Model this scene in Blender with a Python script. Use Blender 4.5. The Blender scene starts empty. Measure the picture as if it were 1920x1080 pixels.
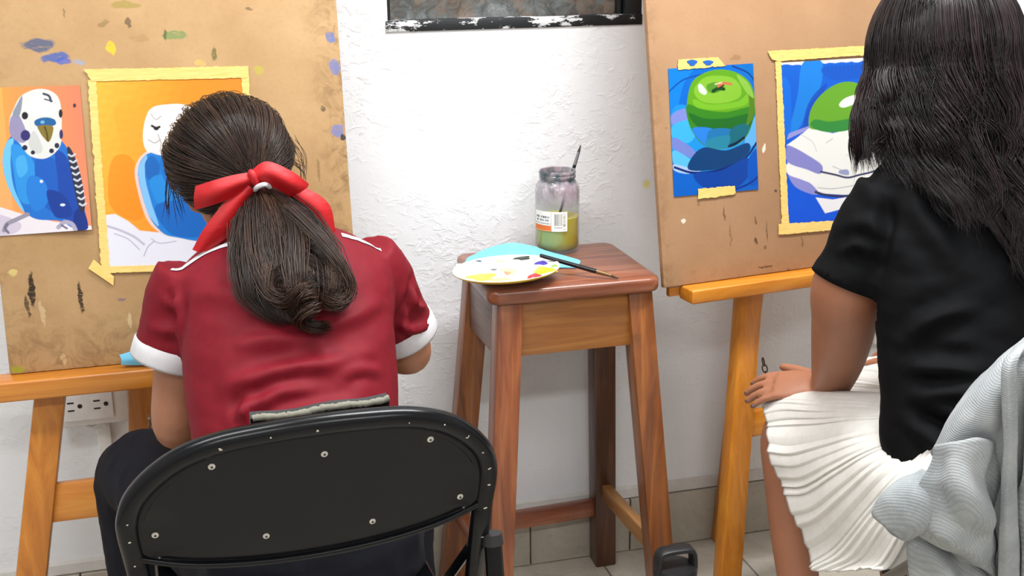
import bpy, bmesh, math, random
import numpy as np
from mathutils import Vector, Matrix
from mathutils.bvhtree import BVHTree
from mathutils import noise as mnoise

random.seed(7); RNG = np.random.default_rng(7)
SC = bpy.context.scene
COL = SC.collection
R = math.radians

# ------------------------------------------------------------------ camera
CAM_H, FOCAL = 1.30, 2200.0
YAW, PITCH, ROLL = R(14.8), R(16.5), R(-0.7)
_f = np.array([math.sin(YAW)*math.cos(PITCH), math.cos(YAW)*math.cos(PITCH), -math.sin(PITCH)])
_r0 = np.array([math.cos(YAW), -math.sin(YAW), 0.0])
_u0 = np.cross(_r0, _f)
_r = math.cos(ROLL)*_r0 + math.sin(ROLL)*_u0
_u = -math.sin(ROLL)*_r0 + math.cos(ROLL)*_u0
cam = bpy.data.cameras.new('camera')
cam.sensor_width = 36.0
cam.lens = 36.0*FOCAL/1920.0
cam.clip_start = 0.02
camo = bpy.data.objects.new('camera', cam)
COL.objects.link(camo)
camo.matrix_world = Matrix(((_r[0], _u[0], -_f[0], 0), (_r[1], _u[1], -_f[1], 0), (_r[2], _u[2], -_f[2], CAM_H), (0, 0, 0, 1)))
SC.camera = camo

# ------------------------------------------------------------------ world, exposure, lamps
SC.view_settings.view_transform = 'Standard'
SC.view_settings.look = 'None'
SC.view_settings.exposure = 0.74
SC.view_settings.gamma = 1.0
SC.view_settings.use_curve_mapping = False
world = bpy.data.worlds.new('night_outside'); SC.world = world
world.use_nodes = True
world.node_tree.nodes['Background'].inputs[0].default_value = (0.02, 0.022, 0.03, 1)
world.node_tree.nodes['Background'].inputs[1].default_value = 1.0
CEIL = 2.62
LAMPS = [(1.0, 1.38, 34), (1.20, -1.05, 18), (-0.55, 0.95, 16), (-0.45, -1.05, 18)]
for i, (lx, ly, pw) in enumerate(LAMPS):
    ld = bpy.data.lights.new('tube_light', 'AREA'); ld.shape = 'RECTANGLE'
    ld.size = 1.15; ld.size_y = 0.24; ld.energy = pw; ld.color = (0.985, 0.99, 1.0)
    lo = bpy.data.objects.new('tube_light', ld); lo.location = (lx, ly, CEIL-0.062); COL.objects.link(lo)

def at(px, py, Y):
    "world point on the plane y = Y seen at a pixel of the 1920x1080 photograph"
    d = _f + ((px-960)*_r + (540-py)*_u)/FOCAL
    return np.array([0, 0, CAM_H]) + d*(Y/d[1])

# ------------------------------------------------------------------ mesh helpers
def nz(v):
    v = np.asarray(v, float); return v/np.linalg.norm(v)
class MB:
    def __init__(s): s.v = []; s.f = []
    def add(s, v, f):
        o = len(s.v); s.v.extend([tuple(map(float, p)) for p in v]); s.f.extend([tuple(int(i)+o for i in q) for q in f]); return s
    def bm(s, bmh):
        bmh.verts.index_update(); s.add([p.co[:] for p in bmh.verts], [[q.index for q in f.verts] for f in bmh.faces]); bmh.free(); return s
    def hexa(s, pts, bev=0.0, seg=2):
        "8 corners: bottom ring of 4, top ring of 4"
        b = bmesh.new(); vs = [b.verts.new(tuple(p)) for p in pts]
        for q in ((3,2,1,0),(4,5,6,7),(0,1,5,4),(1,2,6,5),(2,3,7,6),(3,0,4,7)): b.faces.new([vs[i] for i in q])
        bmesh.ops.recalc_face_normals(b, faces=b.faces)
        if bev: bmesh.ops.bevel(b, geom=list(b.edges), offset=bev, segments=seg, affect='EDGES', profile=0.5, clamp_overlap=True)
        return s.bm(b)
    def box(s, c, size, bev=0.0, ax=None, seg=2):
        c = np.asarray(c, float); h = np.asarray(size, float)/2
        ax = np.eye(3) if ax is None else np.asarray(ax, float)
        P = lambda i, j, k: c+ax[0]*h[0]*i+ax[1]*h[1]*j+ax[2]*h[2]*k
        return s.hexa([P(-1,-1,-1),P(1,-1,-1),P(1,1,-1),P(-1,1,-1),P(-1,-1,1),P(1,-1,1),P(1,1,1),P(-1,1,1)], bev, seg)
    def beam(s, p0, p1, w, d, side=(1,0,0), bev=0.002, w1=None, d1=None):
        "square-section bar, w along side, d across"
        p0, p1 = np.asarray(p0, float), np.asarray(p1, float)
        t = nz(p1-p0); sd = np.asarray(side, float); sd = nz(sd-t*(sd@t)); n = np.cross(t, sd)
        w1 = w1 or w; d1 = d1 or d
        Q = lambda p, w, d: [p-sd*w/2-n*d/2, p+sd*w/2-n*d/2, p+sd*w/2+n*d/2, p-sd*w/2+n*d/2]
        return s.hexa(Q(p0, w, d)+Q(p1, w1, d1), bev)
    def tube(s, path, rad, n=10, cap=True, closed=False, flat=None):
        path = np.asarray(path, float); m = len(path)
        rad = np.full(m, rad) if np.isscalar(rad) else np.asarray(rad, float)
        T = np.gradient(path, axis=0) if not closed else np.roll(path, -1, 0)-np.roll(path, 1, 0)
        T /= np.linalg.norm(T, axis=1)[:, None]+1e-12
        a = np.array([0, 0, 1.]) if abs(T[0][2]) < .9 else np.array([1., 0, 0])
        N = nz(np.cross(T[0], a)); vs = []
        for i in range(m):
            N = nz(N-T[i]*(N@T[i])); B = np.cross(T[i], N)
            for k in range(n):
                q = 2*math.pi*k/n; vs.append(path[i]+rad[i]*(math.cos(q)*N+math.sin(q)*B))
        fs = []
        for i in range(m if closed else m-1):
            j = (i+1) % m
            for k in range(n): fs.append((i*n+k, i*n+(k+1) % n, j*n+(k+1) % n, j*n+k))
        if cap and not closed:
            fs.append(tuple(range(n-1, -1, -1))); fs.append(tuple((m-1)*n+k for k in range(n)))
        return s.add(vs, fs)
    def lathe(s, prof, c=(0,0,0), n=32, cap=True):
        vs = []; fs = []; c = np.asarray(c, float)
        for r, z in prof:
            for k in range(n):
                q = 2*math.pi*k/n; vs.append(c+np.array([r*math.cos(q), r*math.sin(q), z]))
        for i in range(len(prof)-1):
            for k in range(n): fs.append((i*n+k, i*n+(k+1) % n, (i+1)*n+(k+1) % n, (i+1)*n+k))
        if cap:
            fs.append(tuple(range(n-1, -1, -1))); fs.append(tuple((len(prof)-1)*n+k for k in range(n)))
        return s.add(vs, fs)
    def loft(s, secs, n=20, sub=5, cap=True, closed_ring=True):
        "secs: (centre, axis1, axis2) ellipses, catmull-rom interpolated"
        A = np.array([np.concatenate([np.asarray(x, float) for x in q]) for q in secs])
        A = crom(A, sub); vs = []; fs = []; m = len(A)
        for row in A:
            c, a, b = row[:3], row[3:6], row[6:9]
            for k in range(n):
                q = 2*math.pi*k/n; vs.append(c+math.cos(q)*a+math.sin(q)*b)
        for i in range(m-1):
            for k in range(n): fs.append((i*n+k, i*n+(k+1) % n, (i+1)*n+(k+1) % n, (i+1)*n+k))
        if cap:
            fs.append(tuple(range(n-1, -1, -1))); fs.append(tuple((m-1)*n+k for k in range(n)))
        return s.add(vs, fs)
    def limb(s, pts, rad, n=14, sub=6):
        "round limb with spherical ends"
        A = crom(np.column_stack([np.asarray(pts, float), np.asarray(rad, float)]), sub)
        s.tube(A[:, :3], A[:, 3], n)
        s.ball(A[0, :3], A[0, 3]); s.ball(A[-1, :3], A[-1, 3]); return s
    def ball(s, c, r, ax=None, nu=14, nv=9):
        r = np.array([r, r, r]) if np.isscalar(r) else np.asarray(r, float)
        ax = np.eye(3) if ax is None else np.asarray(ax, float); c = np.asarray(c, float)
        vs = [c+ax[2]*r[2]]; fs = []
        for i in range(1, nv):
            t = math.pi*i/nv
            for k in range(nu):
                q = 2*math.pi*k/nu
                vs.append(c+ax[0]*r[0]*math.sin(t)*math.cos(q)+ax[1]*r[1]*math.sin(t)*math.sin(q)+ax[2]*r[2]*math.cos(t))
        vs.append(c-ax[2]*r[2]); L = len(vs)-1
        for k in range(nu):
            fs.append((0, 1+k, 1+(k+1) % nu)); fs.append((L, 1+(nv-2)*nu+(k+1) % nu, 1+(nv-2)*nu+k))
        for i in range(nv-2):
            for k in range(nu): fs.append((1+i*nu+k, 1+(i+1)*nu+k, 1+(i+1)*nu+(k+1) % nu, 1+i*nu+(k+1) % nu))
        return s.add(vs, fs)
    def grid(s, G, close_u=False):
        G = np.asarray(G, float); a, b = G.shape[:2]; fs = []
        for i in range(a-1):
            for j in range(b if close_u else b-1):
                k = (j+1) % b; fs.append((i*b+j, i*b+k, (i+1)*b+k, (i+1)*b+j))
        return s.add(G.reshape(-1, 3), fs)
    def slab(s, G, th):
        "a grid sheet given thickness along its normals"
        G = np.asarray(G, float); a, b = G.shape[:2]
        du = np.gradient(G, axis=1); dv = np.gradient(G, axis=0)
        N = np.cross(du, dv); N /= np.linalg.norm(N, axis=2)[..., None]+1e-12
        o = len(s.v); K = a*b
        fs = []
        for i in range(a-1):
            for j in range(b-1):
                q = (i*b+j, i*b+j+1, (i+1)*b+j+1, (i+1)*b+j)
                fs.append(q); fs.append(tuple(x+K for x in q[::-1]))
        rim = [j for j in range(b)]+[i*b+b-1 for i in range(1, a)]+[(a-1)*b+j for j in range(b-2, -1, -1)]+[i*b for i in range(a-2, 0, -1)]
        for i in range(len(rim)):
            p, q = rim[i], rim[(i+1) % len(rim)]; fs.append((q, p, p+K, q+K))
        return s.add(np.concatenate([(G+N*th/2).reshape(-1, 3), (G-N*th/2).reshape(-1, 3)]), fs)

def crom(A, sub):
    A = np.asarray(A, float); m = len(A)
    if m < 3:
        t = np.linspace(0, 1, sub*(m-1)+1)[:, None]; return A[0]*(1-t)+A[-1]*t
    P = np.vstack([2*A[0]-A[1], A, 2*A[-1]-A[-2]]); out = []
    for i in range(m-1):
        p0, p1, p2, p3 = P[i:i+4]
        for t in np.arange(sub)/sub:
            out.append(.5*((2*p1)+(-p0+p2)*t+(2*p0-5*p1+4*p2-p3)*t*t+(-p0+3*p1-3*p2+p3)*t**3))
    out.append(A[-1]); return np.array(out)
def crom_closed(A, sub):
    A = np.asarray(A, float); m = len(A); out = []
    for i in range(m):
        p0, p1, p2, p3 = A[(i-1) % m], A[i], A[(i+1) % m], A[(i+2) % m]
        for t in np.arange(sub)/sub:
            out.append(.5*((2*p1)+(-p0+p2)*t+(2*p0-5*p1+4*p2-p3)*t*t+(-p0+3*p1-3*p2+p3)*t**3))
    return np.array(out)
def bez_grid(rows, su, sv):
    "catmull-rom surface through a small grid of control points"
    rows = np.asarray(rows, float)
    a = np.array([crom(r, su) for r in rows])
    return np.array([crom(a[:, j], sv) for j in range(a.shape[1])]).transpose(1, 0, 2)

def mesh_of(mb, name):
    me = bpy.data.meshes.new(name); me.from_pydata(mb.v, [], mb.f); me.validate(); me.update(); return me
def finish(me, smooth=40):
    if smooth:
        me.polygons.foreach_set('use_smooth', np.ones(len(me.polygons), bool))
        if smooth < 180: me.set_sharp_from_angle(angle=R(smooth))
    me.update()
def world_loc(o):
    l = Vector((0, 0, 0))
    while o: l = l+o.location; o = o.parent
    return l
def put(name, me, mat, parent=None, base=None, M=None):
    "link a mesh given in world coordinates (or in the frame M)"
    o = bpy.data.objects.new(name, me); COL.objects.link(o)
    if mat: me.materials.append(mat)
    if M is not None: o.matrix_world = M
    elif parent is not None:
        o.parent = parent
        if not parent.get('_local'): me.transform(Matrix.Translation(-world_loc(parent)))
    elif base is not None:
        me.transform(Matrix.Translation(-Vector(base))); o.location = base
    if M is not None and parent is not None: o.parent = parent
    return o
def obj(name, mb, mat, parent=None, base=None, smooth=40, M=None):
    me = mesh_of(mb, name); finish(me, smooth)
    return put(name, me, mat, parent, base, M)
def thing(name, label, cat, loc=(0,0,0), rotz=0.0, group=None, local=False, M=None):
    o = bpy.data.objects.new(name, None); COL.objects.link(o); o.empty_display_size = .05
    if M is not None: o.matrix_world = M
    else: o.location = loc; o.rotation_euler = (0, 0, rotz)
    if local or M is not None: o['_local'] = 1
    return tag(o, label, cat, group)
def tag(o, label, cat, group=None):
    o['label'] = label; o['category'] = cat
    if group: o['group'] = group
    return o
def struct(name, mb, mat, smooth=0, parent=None, base=None):
    o = obj(name, mb, mat, parent, base, smooth)
    if parent is None: o['kind'] = 'structure'
    return o

# numpy access, remeshing and folds
def getv(me):
    a = np.empty(len(me.vertices)*3); me.vertices.foreach_get('co', a); return a.reshape(-1, 3)
def getn(me):
    a = np.empty(len(me.vertices)*3); me.vertex_normals.foreach_get('vector', a); return a.reshape(-1, 3)
def setv(me, v):
    me.vertices.foreach_set('co', np.ascontiguousarray(v).ravel()); me.update()
def fuse(mb, voxel, smooth=6, fac=.5):
    "one continuous skin around overlapping closed shapes"
    me = mesh_of(mb, 'tmp'); o = bpy.data.objects.new('tmp', me); COL.objects.link(o)
    m = o.modifiers.new('r', 'REMESH'); m.mode = 'VOXEL'; m.voxel_size = voxel
    if smooth:
        q = o.modifiers.new('s', 'SMOOTH'); q.iterations = smooth; q.factor = fac
    dg = bpy.context.evaluated_depsgraph_get(); dg.update()
    out = bpy.data.meshes.new_from_object(o.evaluated_get(dg))
    bpy.data.objects.remove(o); bpy.data.meshes.remove(me)
    return out
def seg_dist(V, pts):
    best = np.full(len(V), 1e9); tt = np.zeros(len(V)); L = len(pts)-1
    for i in range(L):
        a, b = pts[i], pts[i+1]; ab = b-a
        t = np.clip(((V-a)@ab)/(ab@ab+1e-12), 0, 1)
        d = np.linalg.norm(V-(a+t[:, None]*ab), axis=1); m = d < best
        best[m] = d[m]; tt[m] = (i+t[m])/L
    return best, tt
def folds(me, F, k=1.0):
    V = getv(me); N = getn(me); D = np.zeros(len(V)); bv_ = bvh_of(me)
    for pts, w, amp in F:
        amp = amp*k; pts = [np.array(bv_.find_nearest(Vector(p))[0]) for p in crom(np.asarray(pts, float), 3)]
        d, t = seg_dist(V, crom(np.array(pts), 2))
        env = np.sin(np.clip(t, .02, .98)*math.pi)**.6
        D += env*amp*(np.exp(-(d/w)**2)-.45*np.exp(-((d-2.0*w)/(w*1.1))**2))
    setv(me, V+N*D[:, None])
def fnoise(V, scale, seed=0.0, oct=3):
    off = Vector((seed, seed*1.7, seed*.3))
    return np.array([mnoise.fractal(Vector(p)*scale+off, 1.0, 2.0, oct) for p in V])
def ripple(me, scale, amp, seed=0.0, oct=3, stretch=(1,1,1)):
    V = getv(me); N = getn(me); setv(me, V+N*(amp*fnoise(V*np.array(stretch), scale, seed, oct))[:, None])
def cut(me, tests, snaps=()):
    "delete the vertices for which any test(V) holds, then pull the new edge onto the hem planes"
    V = getv(me); kill = np.zeros(len(V), bool)
    for t in tests: kill |= t(V)
    b = bmesh.new(); b.from_mesh(me); b.verts.ensure_lookup_table()
    bmesh.ops.delete(b, geom=[b.verts[i] for i in np.nonzero(kill)[0]], context='VERTS')
    for h, t_, rr, a in snaps:
        for v in b.verts:
            if v.is_boundary:
                p = np.array(v.co)-h; q = p@t_
                if abs(q-a) < .012 and np.linalg.norm(p-q*t_) < rr: v.co = Vector(np.array(v.co)+t_*(a-q))
    b.to_mesh(me); b.free(); me.update()
def solid(o, th, off=-1):
    m = o.modifiers.new('thickness', 'SOLIDIFY'); m.thickness = th; m.offset = off; return o
def bvh_of(me):
    b = bmesh.new(); b.from_mesh(me); t = BVHTree.FromBMesh(b); b.free(); return t

# ------------------------------------------------------------------ materials
def lin(c):
    c = np.array(c, float)/255.0
    return tuple(np.where(c <= .04045, c/12.92, ((c+.055)/1.055)**2.4))+(1.0,)
class NT:
    def __init__(s, name):
        s.m = bpy.data.materials.new(name); s.m.use_nodes = True; s.t = s.m.node_tree
        s.b = s.t.nodes['Principled BSDF']
        s.co = s.n('ShaderNodeTexCoord').outputs['Object']
    def n(s, kind, **kw):
        q = s.t.nodes.new(kind)
        for k, v in kw.items(): setattr(q, k, v)
        return q
    def l(s, a, b): s.t.links.new(a, b)
    def set(s, **kw):
        for k, v in kw.items():
            k = k.replace('_', ' ')
            i = s.b.inputs[k]
            if hasattr(v, 'is_linked') or isinstance(v, bpy.types.NodeSocket): s.l(v, i)
            else: i.default_value = v
        return s
    def map(s, scale=(1,1,1), loc=(0,0,0), rot=(0,0,0), src=None):
        q = s.n('ShaderNodeMapping'); q.inputs['Scale'].default_value = scale; q.inputs['Location'].default_value = loc; q.inputs['Rotation'].default_value = rot
        s.l(src or s.co, q.inputs['Vector']); return q.outputs[0]
    def noise(s, scale, detail=4, rough=.55, src=None, dist=0.0):
        q = s.n('ShaderNodeTexNoise'); q.inputs['Scale'].default_value = scale; q.inputs['Detail'].default_value = detail
        q.inputs['Roughness'].default_value = rough; q.inputs['Distortion'].default_value = dist
        s.l(src or s.co, q.inputs['Vector']); return q.outputs['Fac']
    def ramp(s, fac, stops, interp='LINEAR'):
        q = s.n('ShaderNodeValToRGB'); e = q.color_ramp; e.interpolation = interp
        while len(e.elements) < len(stops): e.elements.new(.5)
        for el, (p, c) in zip(e.elements, stops):
            el.position = p; el.color = c if len(c) == 4 else lin(c)
        s.l(fac, q.inputs[0]); return q.outputs[0]
    def mr(s, v, a, b, c=0.0, d=1.0, smooth=False):
        q = s.n('ShaderNodeMapRange'); q.clamp = True
        if smooth: q.interpolation_type = 'SMOOTHSTEP'
        for i, x in zip((1, 2, 3, 4), (a, b, c, d)): q.inputs[i].default_value = x
        s.l(v, q.inputs[0]); return q.outputs[0]
    def math(s, op, a, b=0.0):
        q = s.n('ShaderNodeMath', operation=op)
        for i, x in enumerate((a, b)):
            if isinstance(x, bpy.types.NodeSocket): s.l(x, q.inputs[i])
            else: q.inputs[i].default_value = x
        return q.outputs[0]
    def mix(s, fac, a, b, mode='MIX'):
        q = s.n('ShaderNodeMix', data_type='RGBA', blend_type=mode)
        for i, x in ((0, fac), (6, a), (7, b)):
            if isinstance(x, bpy.types.NodeSocket): s.l(x, q.inputs[i])
            else: q.inputs[i].default_value = x
        return q.outputs[2]
    def bump(s, h, strength=.3, dist=.002, prev=None):
        q = s.n('ShaderNodeBump'); q.inputs['Strength'].default_value = strength; q.inputs['Distance'].default_value = dist
        s.l(h, q.inputs['Height'])
        if prev is not None: s.l(prev, q.inputs['Normal'])
        s.l(q.outputs[0], s.b.inputs['Normal']); return q.outputs[0]

def plain(name, c, rough=.5, metal=0.0, var=.06, bump=0.0, scale=40, spec=.5, sss=0.0):
    t = NT(name); f = t.noise(scale, 3)
    c0 = lin(c); a = tuple(x*(1-var) for x in c0[:3])+(1,); b = tuple(min(1, x*(1+var)) for x in c0[:3])+(1,)
    t.set(Base_Color=t.ramp(f, [(.3, a), (.7, b)]), Roughness=rough, Metallic=metal)
    t.b.inputs['Specular IOR Level'].default_value = spec
    if bump: t.bump(f, bump, .001)
    if sss: t.b.inputs['Subsurface Weight'].default_value = sss; t.b.inputs['Subsurface Radius'].default_value = (.01, .004, .002); t.b.inputs['Subsurface Scale'].default_value = .5
    return t.m
def wood(name, dark, mid, light, axis, rough=.4, coat=.25, scale=1.0, wear=None):
    "grain runs along axis 0/1/2 of the object's own space"
    t = NT(name); sc = [38*scale]*3; sc[axis] = 2.2*scale
    w = t.map(tuple(sc)); g = t.noise(1.0, 5, .6, w, 1.2)
    sf = [150*scale]*3; sf[axis] = 5*scale
    fine = t.noise(1.0, 3, .6, t.map(tuple(sf)))
    c = t.ramp(g, [(.25, dark), (.5, mid), (.75, light)])
    c = t.mix(t.mr(fine, .55, .75, 0, .35), c, lin(dark))
    if wear:
        k = t.noise(9, 5, .7); c = t.mix(t.mr(k, .58, .7, 0, .6), c, lin(wear))
    t.set(Base_Color=c, Roughness=t.mr(fine, .2, .8, rough-.08, rough+.12), Coat_Weight=coat, Coat_Roughness=.25)
    t.bump(fine, .15, .0006); return t.m
def cloth(name, c, scale=900, rough=.85, var=.08, bump=.25, sheen=.0, rib=None):
    t = NT(name); a = t.noise(scale*.12, 3); f = t.noise(scale, 2)
    c0 = lin(c); lo = tuple(x*(1-var) for x in c0[:3])+(1,); hi = tuple(min(1, x*(1+var)) for x in c0[:3])+(1,)
    t.set(Base_Color=t.ramp(a, [(.3, lo), (.7, hi)]), Roughness=rough)
    t.b.inputs['Sheen Weight'].default_value = sheen; t.b.inputs['Specular IOR Level'].default_value = .25
    t.bump(f, bump, .0006); return t.m
def vcol(name, rough=.55):
    t = NT(name); q = t.n('ShaderNodeVertexColor', layer_name='Col')
    t.set(Base_Color=q.outputs[0], Roughness=rough); t.b.inputs['Specular IOR Level'].default_value = .3
    t.bump(t.noise(300, 2), .08, .0005)
    return t.m
# ------------------------------------------------------------------ the room
WY = 2.20                                   # face of the painted wall
X0, X1, Y0 = -1.6, 2.6, -2.3
def wall_mat(name, stains=()):
    t = NT(name)
    big = t.noise(7, 6, .62, dist=.6); mid = t.noise(38, 5, .6, t.map((1, 1, 1.5)), 1.0); fine = t.noise(160, 3)
    c = t.ramp(t.noise(2.2, 4), [(.3, (228, 231, 235)), (.7, (238, 240, 242))])
    d = t.noise(26, 6, .75, t.map((1, 1, 1), (3, 1, 2))); c = t.mix(t.mr(d, .66, .74, 0, .22), c, lin((150, 148, 145)))
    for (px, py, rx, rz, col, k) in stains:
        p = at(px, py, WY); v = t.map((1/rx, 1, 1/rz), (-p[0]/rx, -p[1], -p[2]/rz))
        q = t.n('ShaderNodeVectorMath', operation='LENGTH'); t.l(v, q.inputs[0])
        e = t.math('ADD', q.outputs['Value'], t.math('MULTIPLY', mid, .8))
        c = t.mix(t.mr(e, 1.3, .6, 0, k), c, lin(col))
    t.set(Base_Color=c, Roughness=.7); t.b.inputs['Specular IOR Level'].default_value = .3
    rdg = t.math('MULTIPLY', t.mr(mid, .50, .66), t.mr(t.noise(5, 3, .6, t.map((1, 1, 1), (7, 0, 3))), .42, .6, .15, 1)); h = t.math('ADD', t.math('MULTIPLY', rdg, .8), t.math('MULTIPLY', big, .9))
    n1 = t.bump(h, .30, .006); t.bump(fine, .10, .001, n1)
    return t.m
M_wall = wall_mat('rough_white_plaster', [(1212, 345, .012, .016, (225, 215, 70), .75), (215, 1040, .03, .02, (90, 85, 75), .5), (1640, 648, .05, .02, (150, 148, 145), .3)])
M_wall2 = plain('painted_plaster', (184, 182, 180), .8, bump=.1)
M_ceil = plain('ceiling_paint', (232, 232, 230), .9)
WX0, WX1, WZ0, WZ1 = .350, .850, 1.152, 1.80      # window opening
w = MB()
def wbox(m, x0, x1, y0, y1, z0, z1, bev=0): m.box(((x0+x1)/2, (y0+y1)/2, (z0+z1)/2), (x1-x0, y1-y0, z1-z0), bev)
w.hexa([(X0,WY,0),(WX0,WY,0),(WX0,WY+.16,0),(X0,WY+.16,0),(X0,WY,CEIL),(WX0,WY,CEIL),(WX0,WY+.16,CEIL),(X0,WY+.16,CEIL)])
wbox(w, WX1, X1, WY, WY+.16, 0, CEIL); wbox(w, WX0, WX1, WY, WY+.16, 0, WZ0); wbox(w, WX0, WX1, WY, WY+.16, WZ1, CEIL)
struct('wall_back', w, M_wall)
w = MB(); wbox(w, X0-.1, X0, Y0-.1, WY+.16, 0, CEIL); struct('wall_left', w, M_wall2)
w = MB(); wbox(w, X1, X1+.1, Y0-.1, WY+.16, 0, CEIL); struct('wall_right', w, M_wall2)
w = MB(); wbox(w, X0, X1, Y0-.1, Y0, 0, CEIL); struct('wall_front', w, M_wall2)
w = MB(); wbox(w, X0-.1, X1+.1, Y0-.1, WY+.16, CEIL, CEIL+.1); struct('ceiling', w, M_ceil)

# floor: grout bed with every tile a piece of its own
M_grout = plain('grey_grout', (112, 106, 98), .9)
def tile_mat(name, a, b, dirt):
    t = NT(name); oi = t.n('ShaderNodeObjectInfo').outputs['Random']
    g = t.n('ShaderNodeNewGeometry').outputs['Position']
    f = t.noise(11, 6, .65, g, .8); s = t.noise(90, 4, .7, g)
    c = t.ramp(f, [(.28, a), (.72, b)]); c = t.mix(t.mr(s, .56, .72, 0, .35), c, lin(dirt))
    c = t.mix(t.mr(oi, 0, 1, 0, .12), c, lin(dirt))
    t.set(Base_Color=c, Roughness=.45); t.bump(f, .1, .001); return t.m
M_tile = tile_mat('worn_beige_floor_tile', (168, 160, 146), (196, 190, 178), (122, 114, 102))
M_btile = tile_mat('beige_skirting_tile', (166, 160, 146), (188, 182, 168), (124, 118, 104))
w = MB(); wbox(w, X0, X1, Y0, WY+.1, -.12, -.002)
floor = struct('floor', w, M_grout)
TS = .30
tm = mesh_of(MB().box((0, 0, 0), (TS-.004, TS-.004, .008), .0012, seg=1), 'tile'); finish(tm, 30); tm.materials.append(M_tile)
tx0 = at(1422, 1062, 2.0)[0]*0+1.065                      # a joint seen by the right easel's leg
ix0 = int(math.floor((X0-tx0)/TS)); iy = 0
y = WY-TS/2
while y > Y0-TS/2:
    for ix in range(ix0, int(math.ceil((X1-tx0)/TS))):
        cx = tx0+(ix+.5)*TS
        if cx-TS/2 < X0-.01 or cx+TS/2 > X1+.01 or y-TS/2 < Y0: continue
        o = bpy.data.objects.new('tile', tm); COL.objects.link(o); o.parent = floor
        o.location = (cx, y, -.004+random.uniform(-.0006, .0004)); o.rotation_euler = (random.uniform(-.002, .002), random.uniform(-.002, .002), 0)
    y -= TS
# tiled skirting along the painted wall, a thin plaster ledge above it
w = MB(); wbox(w, X0, X1, WY-.006, WY, 0, .126); bb = struct('baseboard_back', w, M_grout)
x = X0+.03; bw = .228; off = (.612-X0) % bw; x = X0+off-bw
bm_ = mesh_of(MB().box((0, 0, 0), (bw-.003, .010, .124), .0015, seg=1), 'skirting_tile'); finish(bm_, 30); bm_.materials.append(M_btile)
while x+bw < X1:
    if x > X0-.01:
        o = bpy.data.objects.new('tile', bm_); COL.objects.link(o); o.parent = bb; o.location = (x+bw/2, WY-.010+random.uniform(-.0008, .0008), .063)
    x += bw
w = MB(); w.hexa([(X0,WY-.009,.127),(X1,WY-.009,.127),(X1,WY,.127),(X0,WY,.127),(X0,WY-.006,.146),(X1,WY-.006,.146),(X1,WY,.152),(X0,WY,.152)])
struct('trim_1', w, plain('plaster_ledge', (206, 204, 200), .8, bump=.3))

# window
M_black = plain('flaking_black_paint', (26, 29, 32), .55, bump=.4, scale=60)
t = NT('black_frame_with_white_flakes')
fl = t.noise(17, 7, .72, t.map((1, 1, 2.6))); t.set(Base_Color=t.mix(t.mr(fl, .53, .56), lin((24, 28, 31)), lin((215, 217, 218))), Roughness=.5); t.bump(fl, .4, .002)
M_frame = t.m
t = NT('obscure_patterned_glass')
v = t.n('ShaderNodeTexVoronoi', feature='SMOOTH_F1'); v.inputs['Scale'].default_value = 26; t.l(t.map((1, 1, 1)), v.inputs['Vector'])
cl = t.noise(9, 5, .65, dist=1.5); dt = t.noise(30, 5, .7, dist=1.0)
c = t.ramp(cl, [(.3, (84, 76, 68)), (.45, (122, 108, 96)), (.6, (104, 110, 110)), (.75, (156, 160, 158))])  # blurred reflections in the pane, painted as grey-brown blotches
c = t.mix(t.mr(dt, .42, .62, 0, .6), c, lin((46, 44, 43))); c = t.mix(t.mr(dt, .62, .74, 0, .5), c, lin((150, 152, 150)))
t.set(Base_Color=c, Roughness=.22); t.b.inputs['Transmission Weight'].default_value = .15
t.bump(t.math('ADD', v.outputs['Distance'], t.math('MULTIPLY', dt, .5)), .6, .006)
M_glassw = t.m
w = MB(); gy = WY+.030
wbox(w, WX0, WX1, gy, gy+.006, WZ0, WZ1)
win = struct('window_1', w, M_glassw)
def fr(x0, x1, z0, z1, y0, y1, m): struct('frame', MB().box(((x0+x1)/2, (y0+y1)/2, (z0+z1)/2), (x1-x0, y1-y0, z1-z0), .0015), m, 30, win)
fr(WX0-.004, WX1, WZ0-.012, WZ0+.008, WY-.003, WY+.045, M_frame); fr(WX0, WX1, WZ1-.015, WZ1+.005, WY, WY+.045, M_black)
fr(WX0-.002, WX0+.008, WZ0, WZ1, WY+.014, WY+.045, M_black); fr(WX1-.034, WX1, WZ0, WZ1, WY+.001, WY+.045, M_black)
fr(WX1-.046, WX1-.038, WZ0, WZ1, WY+.012, WY+.040, M_black)

# ceiling lamps
t = NT('lamp_diffuser'); t.set(Base_Color=(.9, .9, .9, 1)); t.b.inputs['Emission Color'].default_value = (1, .985, .965, 1); t.b.inputs['Emission Strength'].default_value = 3.0
M_lampd = t.m; M_metalw = plain('white_enamel', (232, 232, 230), .35)
lamp_lab = ['long white ceiling tube lamp above the right easel', 'long white ceiling tube lamp behind the camera on the right', 'long white ceiling tube lamp above the left easel', 'long white ceiling tube lamp behind the camera on the left']
for (lx, ly, pw), lab in zip(LAMPS, lamp_lab):
    lt = thing('ceiling_light', lab, 'lamp', (lx, ly, CEIL), group='ceiling tube lamps')
    obj('lamp_housing', MB().box((lx, ly, CEIL-.02), (1.25, .30, .04), .006), M_metalw, lt)
    obj('diffuser', MB().box((lx, ly, CEIL-.048), (1.2, .26, .016), .005), M_lampd, lt)

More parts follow.
